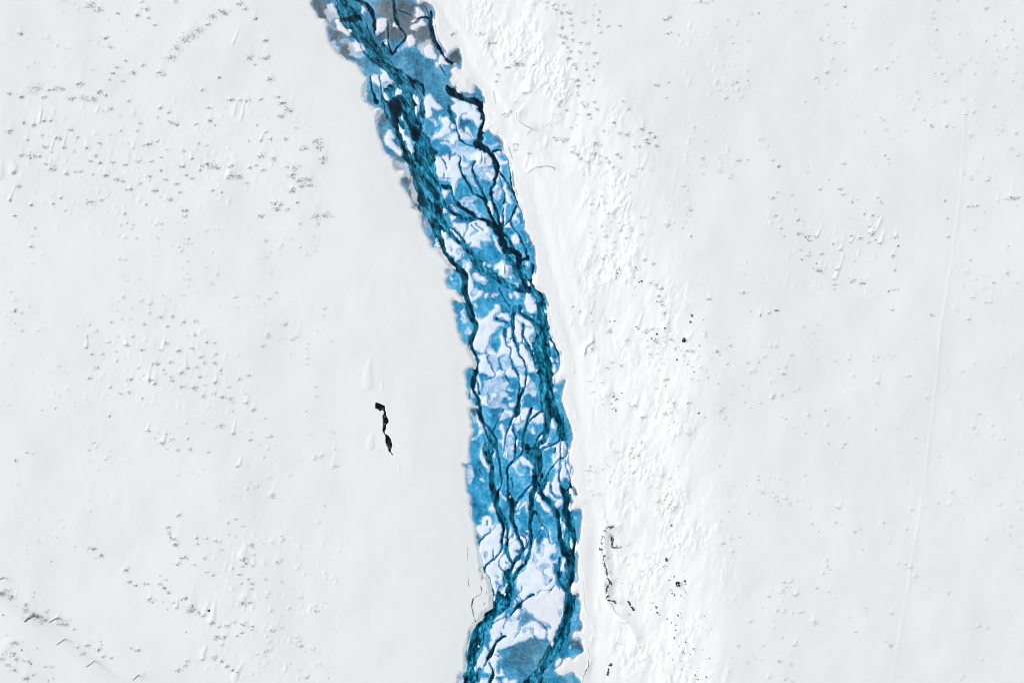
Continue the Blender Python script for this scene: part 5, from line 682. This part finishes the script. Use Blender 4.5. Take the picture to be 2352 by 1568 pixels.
for k, P in PATCH:
    P0 = P[0]; st = 1.3 if CEN[k][2] > 1500 else .9
    gx = np.arange(P0[:, 0].min() - 7, P0[:, 0].max() + 7.1, st); gy = np.arange(P0[:, 1].min() - 7, P0[:, 1].max() + 7.1, st)
    x, y = np.meshgrid(gx, gy); small = CEN[k][2] < 220; wx, wy = warp(x, y, .35 if small else .75)
    d = poly_sdf(wx, wy, P0, 14)
    if small: d = d - .35
    for hole in P[1:]: d = np.maximum(d, -poly_sdf(wx, wy, hole, 14))
    if not small: d = np.maximum(d, 1.0 - G.at(DD, x, y))
    zi = G.at(ZI, x, y); q = np.clip(-d, 0, 12)
    zz = np.maximum(zi, ZR - .1) + .07 * (1 - np.exp(-q / 1.2)) + .002 * q + .02 * fbm(x / 14, y / 14, 71, 3) * np.clip(q / 3, 0, 1)
    if k in ('b13', 'c20'): zz = zz + .5 * np.exp(-((x - CEN[k][0]) ** 2 + (y - CEN[k][1]) ** 2) / 18 ** 2) * np.clip(q / 4, 0, 1) * (1 + .5 * vnoise(x / 6, y / 18, 9))
    zz = np.where(d > 0, zi + .03 - .12 * np.clip(d, 0, 3), zz)
    neu = np.full(x.shape, 1.0 if CEN[k][1] < 260 else (.75 if k == 'fb' else .15)); rim = sstep(-2.6, 0, d) * .8
    if not (d < 0).any(): print('empty patch', k); continue
    ox, oy, oz = wpos(CEN[k][0], CEN[k][1], ZR)
    me = grid_mesh('snow_patch', x, y, zz, d < .6, M_PATCH, {'neutral': neu, 'rim': rim}, (ox, oy, oz))
    o = link('snow_patch', me); o.location = (ox, oy, oz)
    tag(o, LAND[k][0] if k in LAND else LAB[k], 'snow patch', 'white snow patches lying on the river ice')
# =============================== black opening with foam ===============================
hx0 = np.arange(hp[:, 0].min() - 8, hp[:, 0].max() + 8, 1.2); hy0 = np.arange(hp[:, 1].min() - 8, hp[:, 1].max() + 8, 1.2)
x, y = np.meshgrid(hx0, hy0); wx, wy = warp(x, y, .35); d = poly_sdf(wx, wy, hp, 10)
c = cen(hp); zg = ground(1480, 1560) ; oz = zg - .22; loc = wpos(c[0], c[1], oz)
hole = link('water_hole', None); hole.location = loc
tag(hole, 'long narrow black meltwater hole in smooth snow left of the river', 'water hole')
me = grid_mesh('water_surface', x, y, oz + .015 * fbm(x / 4, y / 4, 3, 2), d < 2.0, M_BLACK, None, loc); link('water_surface', me, hole)
def blob_verts(cx, cy, cz, r, rz, seed, n=7):
    V = []; F = []; rr = random.Random(seed)
    rad = [r * rr.uniform(.6, 1.2) for _ in range(n)]
    for lv, (k, zz) in enumerate(((1, -.3), (.9, .45), (.45, .95))):
        for i in range(n):
            a = 2 * math.pi * i / n + lv * .2; V.append((cx + rad[i] * k * math.cos(a), cy + rad[i] * k * math.sin(a), cz + rz * zz * (1 if lv < 2 else rr.uniform(.8, 1.1))))
    V.append((cx, cy, cz + rz)); F = []
    for lv in range(2):
        for i in range(n): j = (i + 1) % n; F += [(lv * n + i, lv * n + j, (lv + 1) * n + j), (lv * n + i, (lv + 1) * n + j, (lv + 1) * n + i)]
    for i in range(n): F.append((2 * n + i, 2 * n + (i + 1) % n, 3 * n))
    return V, F
def merged(parts):
    V = []; F = []
    for v, f in parts: b = len(V); V += v; F += [tuple(i + b for i in t) for t in f]
    return V, F
fo = []
for i, (kx, ky, kr, n) in enumerate(((366, 555, 5, 2), (450, 620, 20, 12), (478, 712, 18, 16), (480, 790, 14, 7), (475, 660, 8, 5), (530, 1005, 8, 3), (538, 1045, 20, 10), (512, 1050, 8, 6), (545, 1100, 22, 18), (555, 1135, 12, 7), (525, 1080, 10, 6))):
    for q in range(n):
        px = 1350 + (kx + rnd.gauss(0, kr * .5)) / 3.136; py = 1400 + (ky + rnd.gauss(0, kr * .6)) / 3.136
        if poly_sdf(np.array([px]), np.array([py]), hp, 5)[0] > -1: continue
        wv = wpos(px, py, oz); fo.append(blob_verts(wv[0] - loc[0], wv[1] - loc[1], .01, rnd.uniform(.012, .035), .04, q, 6))
V, F = merged(fo); tag(link('foam', new_mesh('foam', V, F, M_FOAM), hole), kind='stuff')
# =============================== rocks ===============================
RK = {}
for o, s in ROCKS.items():
    ox, oy, sc = ORG[o]
    for i, q in enumerate(s.split()):
        x, y, r = map(float, q.split(',')); RK[o + str(i)] = (x / sc + ox, y / sc + oy, r / sc)
RL = {}
def rl(o, i, lab, ref): RL[o + str(i)] = (lab, ref)
rl('Q', 0, 'grey wedge shaped rock, uppermost of the scattered right slope rocks', 'the grey wedge rock'); rl('Q', 2, 'large round half buried boulder with snow tail on the right slope', 'the half buried boulder')
rl('Q', 3, 'dark pointed rock left of the half buried boulder', 'the dark pointed rock'); rl('Q', 18, 'black blocky rock in the bumpy snow right of the mid river', 'the black blocky rock'); rl('Q', 33, 'small upright dark rock by lumpy snow below the mound', 'the small upright rock')
rl('Q', 36, 'lone grey triangular rock on flat snow below the slope', 'the lone triangular rock'); rl('S', 0, 'largest round dark boulder at the lower right of the river', 'the largest boulder'); rl('S', 5, 'black angular rock high above the largest boulder', 'the black angular rock')
rl('S', 6, 'oval dark boulder in a snow hollow above the largest boulder', 'the oval boulder'); rl('S', 16, 'long dark double rock between rock ledge and largest boulder', 'the double rock'); rl('S', 27, 'dark flat rock well below the largest boulder', 'the dark flat rock'); rl('S', 51, 'small dark rock at the bottom edge right of the river', 'the bottom edge rock')
rl('N', 11, 'big dark rock at the wind scarp in the lower left field', 'the wind scarp rock'); rl('N', 0, 'small dark rock high in the lower left field', 'the high left rock'); rl('N', 6, 'dark rock in the stony patch above the wire fence', 'the rock above the fence'); rl('N', 14, 'small curved dark rock at the left edge below the fence', 'the left edge rock')
rl('N', 12, 'small dark rock between the fence and the wind scarp', 'the rock between fence and scarp'); rl('N', 20, 'small dark rock cluster stone at the bottom left corner', 'the bottom left stone'); rl('U', 1, 'tiny dark rock in the middle of the far right field', 'the far right rock'); rl('U', 0, 'dark forked rock at the head of a drift on the right plain', 'the dark forked rock')
it = {k: (v[0], v[1], v[2] ** 2, 1.7) for k, v in RK.items()}
RLAB = describe(it, set(RL), {k: v[1] for k, v in RL.items()}, 'dark rock', [(7, 'tiny'), (18, 'small'), (1e9, 'medium')])
def rock_mesh(r, seed):
    """irregular angular boulder, partly sunk"""
    rr = random.Random(seed); n = 11 if r > .12 else 8; lv = 4; V = []; F = []
    rad = [rr.uniform(.62, 1.18) for _ in range(n)]; sq = rr.uniform(.6, .95); an = rr.uniform(0, 3.14); hh = rr.uniform(.5, .8)
    for L in range(lv):
        t = L / (lv - 1); k = math.cos(t * 1.25) ** .7
        for i in range(n):
            a = 2 * math.pi * i / n; q = rad[i] * k * r * rr.uniform(.88, 1.12); u, v = q * math.cos(a), q * math.sin(a) * sq
            V.append((u * math.cos(an) - v * math.sin(an), u * math.sin(an) + v * math.cos(an), r * hh * (t * 1.3 - .35) + rr.uniform(-.06, .06) * r))
    V.append((0, 0, r * hh * 1.0))
    for L in range(lv - 1):
        for i in range(n): j = (i + 1) % n; F += [(L * n + i, L * n + j, (L + 1) * n + j), (L * n + i, (L + 1) * n + j, (L + 1) * n + i)]
    for i in range(n): F.append(((lv - 1) * n + i, (lv - 1) * n + (i + 1) % n, lv * n))
    return V, F
for i, (k, (px, py, r)) in enumerate(RK.items()):
    z = ground(px, py); R = max(.065, r * U * 1.0); V, F = rock_mesh(R, 1000 + i)
    me = new_mesh('rock', V, F, M_ROCK, False); o = link('rock', me); o.location = wpos(px, py, z - R * .05)
    tag(o, RL[k][0] if k in RL else RLAB[k], 'rock', 'dark rocks poking through the snow')
    if r > 5.5:                                            # snow cap caught on the larger boulders
        cp = []
        for q in range(5):
            rr = random.Random(i * 9 + q); cp.append(blob_verts(rr.uniform(-.45, .5) * R, rr.uniform(-.4, .4) * R, R * .62, R * rr.uniform(.07, .15), R * .08, q, 7))
        V, F = merged(cp); link('snow_cap', new_mesh('snow_cap', V, F, M_SNOW), o)
for ii, (lab, o, s, wd) in enumerate(LEDGES):
    P = catmull(parse(o, s), 6); parts = []; rr = random.Random(50 + ii); px, py = P[0][:2]; z0 = ground(px, py); loc = wpos(px, py, z0); wd = wd / 2.19
    for a, b in zip(P[:-1], P[1:]):
        L = math.hypot(*(b - a)[:2]); ang = math.atan2(-(b - a)[1], (b - a)[0])
        for q in range(max(1, int(L * 1.5 + .5))):
            if vnoise(np.array(a[0] / 7.), np.array(a[1] / 7.), 4) > .25 or rr.random() < .15: continue
            t = rr.random(); x = a[0] + (b[0] - a[0]) * t + rr.gauss(0, wd * .9); y = a[1] + (b[1] - a[1]) * t + rr.gauss(0, wd * .7)
            v, f = rock_mesh(rr.uniform(.05, .13) * (2.0 if rr.random() < .15 else 1), ii * 900 + q + int(x)); wv = wpos(x, y, ground(x, y)); e = ang + rr.uniform(-.6, .6); ce, se = math.cos(e), math.sin(e)
            parts.append(([((u * 1.5) * ce - (w_ * .45) * se + wv[0] - loc[0], (u * 1.5) * se + (w_ * .45) * ce + wv[1] - loc[1], h_ + wv[2] - loc[2] + .01) for u, w_, h_ in v], f))
    V, F = merged(parts); ob = link('rock_ledge', new_mesh('rock_ledge', V, F, M_ROCK, False)); ob.location = loc
    tag(ob, lab, 'rock ledge', 'rocky ledges on the right bank')
for ii, (lab, o, s) in enumerate(CRACKS):
    P = catmull(parse(o, s), 6); rr = random.Random(90 + ii); V = []; F = []; z0 = ground(P[0][0], P[0][1]); loc = wpos(P[0][0], P[0][1], z0)
    for i, p in enumerate(P):
        a = P[max(0, i - 1)]; b = P[min(len(P) - 1, i + 1)]; dx, dy = b[0] - a[0], b[1] - a[1]; L = math.hypot(dx, dy) + 1e-6; nx, ny = -dy / L, dx / L
        j = rr.gauss(0, .8); wl = max(.22, p[2] / 2 * rr.uniform(.15, 1.1)); wr = max(.22, p[2] / 2 * rr.uniform(.15, 1.1))
        if i in (0, len(P) - 1): wl = wr = .12
        for sft, dz in ((-wl, .015), (0, .03), (wr, .015)):
            x, y = p[0] + nx * (sft + j), p[1] + ny * (sft + j); wv = wpos(x, y, ground(x, y) + dz); V.append((wv[0] - loc[0], wv[1] - loc[1], wv[2] - loc[2]))
    for i in range(len(P) - 1):
        for q in (0, 1): F.append((i * 3 + q, i * 3 + q + 1, i * 3 + q + 4, i * 3 + q + 3))
    me = new_mesh('snow_crack', V, F, M_CRACK)
    ob = link('snow_crack', me); ob.location = loc; tag(ob, lab, 'crack', 'dark cracks in the bank snow')
# =============================== dry tufts: far too many stems to count ===============================
TV = []; TF = []
def twig(px, py, ln, an, wd, tilt):
    z = ground_fast(px, py); c, s_ = math.cos(an), math.sin(an); b = len(TV) * 1
    k = U * (H - z) / H; x, y = (px - 2000) * k, (1333.5 - py) * k; hx, hy = c * ln / 2, s_ * ln / 2
    for u, dz in ((-1, .0), (1, tilt)):
        for a in (0, 2.09, 4.19):
            TV.append((x + u * hx - s_ * wd * math.cos(a), y + u * hy + c * wd * math.cos(a), z + .02 + dz + wd * math.sin(a)))
    TF.extend([(b, b + 1, b + 4, b + 3), (b + 1, b + 2, b + 5, b + 4), (b + 2, b, b + 3, b + 5)])
def ground_fast(px, py):
    i = min(max(int(np.searchsorted(S.gx, px)) - 1, 0), len(S.gx) - 2); j = min(max(int(np.searchsorted(S.gy, py)) - 1, 0), len(S.gy) - 2)
    u = (px - S.gx[i]) / (S.gx[i + 1] - S.gx[i]); v = (py - S.gy[j]) / (S.gy[j + 1] - S.gy[j])
    return (Z[j, i] * (1 - u) + Z[j, i + 1] * u) * (1 - v) + (Z[j + 1, i] * (1 - u) + Z[j + 1, i + 1] * u) * v
for (x, y, r, k) in MK:
    ncl = max(3, int(r * 1.5)); n = int(max(4, r * r * .8) * k)
    cl = [(rnd.gauss(0, r * .75), rnd.gauss(0, r * .42)) for _ in range(ncl)]
    for q in range(min(n, 140)):
        cx, cy_ = rnd.choice(cl); twig(x + cx + rnd.gauss(0, 1.3), y + cy_ + rnd.gauss(0, 1.0), rnd.uniform(.03, .11), rnd.gauss(-.5, .9), rnd.uniform(.006, .012), rnd.uniform(.0, .05))
tag(link('dry_grass', new_mesh('dry_grass', TV, TF, M_TWIG, False)), 'dead grass tips poking through the snow', 'dry grass', kind='stuff')
print('twigs', len(TF) // 3)
# =============================== fence and poles ===============================
def tube(p, q, r, n=6):
    V = []; F = []; d = np.array(q) - np.array(p); d = d / np.linalg.norm(d); a = np.cross(d, (0.3, .9, .2)); a /= np.linalg.norm(a); b = np.cross(d, a)
    for e in (p, q):
        for i in range(n): t = 2 * math.pi * i / n; V.append(tuple(np.array(e) + r * (math.cos(t) * a + math.sin(t) * b)))
    for i in range(n): j = (i + 1) % n; F.append((i, j, n + j, n + i))
    return V, F
def post_parts(x, y, z, h, r):
    V, F = tube((x, y, z - .3), (x, y, z + h), r, 8); b = len(V); V.append((x, y, z + h + r * .5)); V.append((x, y, z - .3))
    T = [(8 + i, 8 + (i + 1) % 8, b) for i in range(8)]
    return V, [f for f in F] + T
def mixed(name, V, F, mat, parent=None):
    me = bpy.data.meshes.new(name); me.from_pydata([tuple(map(float, v)) for v in V], [], F); me.materials.append(mat); me.update(); return link(name, me, parent)
FB = [(-260, 2200), (-130, 2258), (0, 2322), (133, 2398), (253, 2496), (368, 2581), (484, 2668), (600, 2760), (720, 2850)]
FW = [wpos(x, y, ground(x, y)) for x, y in FB]
fen = link('wire_fence', None); fen.location = FW[4]; tag(fen, 'wire mesh fence on dark posts crossing the lower left corner', 'fence')
o4 = np.array(FW[4]); HF = 1.85
for p in FW[2:7]:
    V, F = post_parts(p[0] - o4[0], p[1] - o4[1], p[2] - o4[2], HF, .055); mixed('post', V, F, M_WOOD, fen)
wr = []
for a, b in zip(FW[:-1], FW[1:]):
    a = np.array(a) - o4; b = np.array(b) - o4; L = np.linalg.norm((b - a)[:2])
    for h_ in (.15, .4, .65, .9, 1.2, 1.5, 1.78): wr.append(tube(a + (0, 0, h_), b + (0, 0, h_), .0033, 4))
    n = int(L / .42)
    for i in range(n):
        p = a + (b - a) * (i + .5) / n; wr.append(tube(p + (0, 0, .08), p + (0, 0, 1.8), .003, 4))
V, F = merged(wr); mixed('wire_mesh', V, F, M_WIRE, fen)
for (x, y, lab, h_) in ((223, 2412, 'thick dark marker pole just above the fence, second from the left edge', 1.75), (541, 2636, 'dark marker pole standing alone right of the fence near the bottom', 1.5), (14, 2255, 'short dark marker pole at the left edge above the fence', 1.3)):
    p = wpos(x, y, ground(x, y)); V, F = post_parts(0, 0, 0, h_, .065)
    ob = mixed('marker_pole', V, F, M_WOOD); ob.location = p; tag(ob, lab, 'pole', 'marker poles near the fence')
p = wpos(135, 2404, ground(135, 2404)); V, F = post_parts(0, 0, 0, 2.2, .08)
ob = mixed('marker_pole', V, F, M_WOOD); ob.location = p; tag(ob, 'tallest marker pole beside the fence with a crossbar', 'pole', 'marker poles near the fence')
V, F = tube((-.28, -.28, 1.6), (.28, .28, 1.6), .06, 8); mixed('crossbar', V, F, M_WOOD, ob)
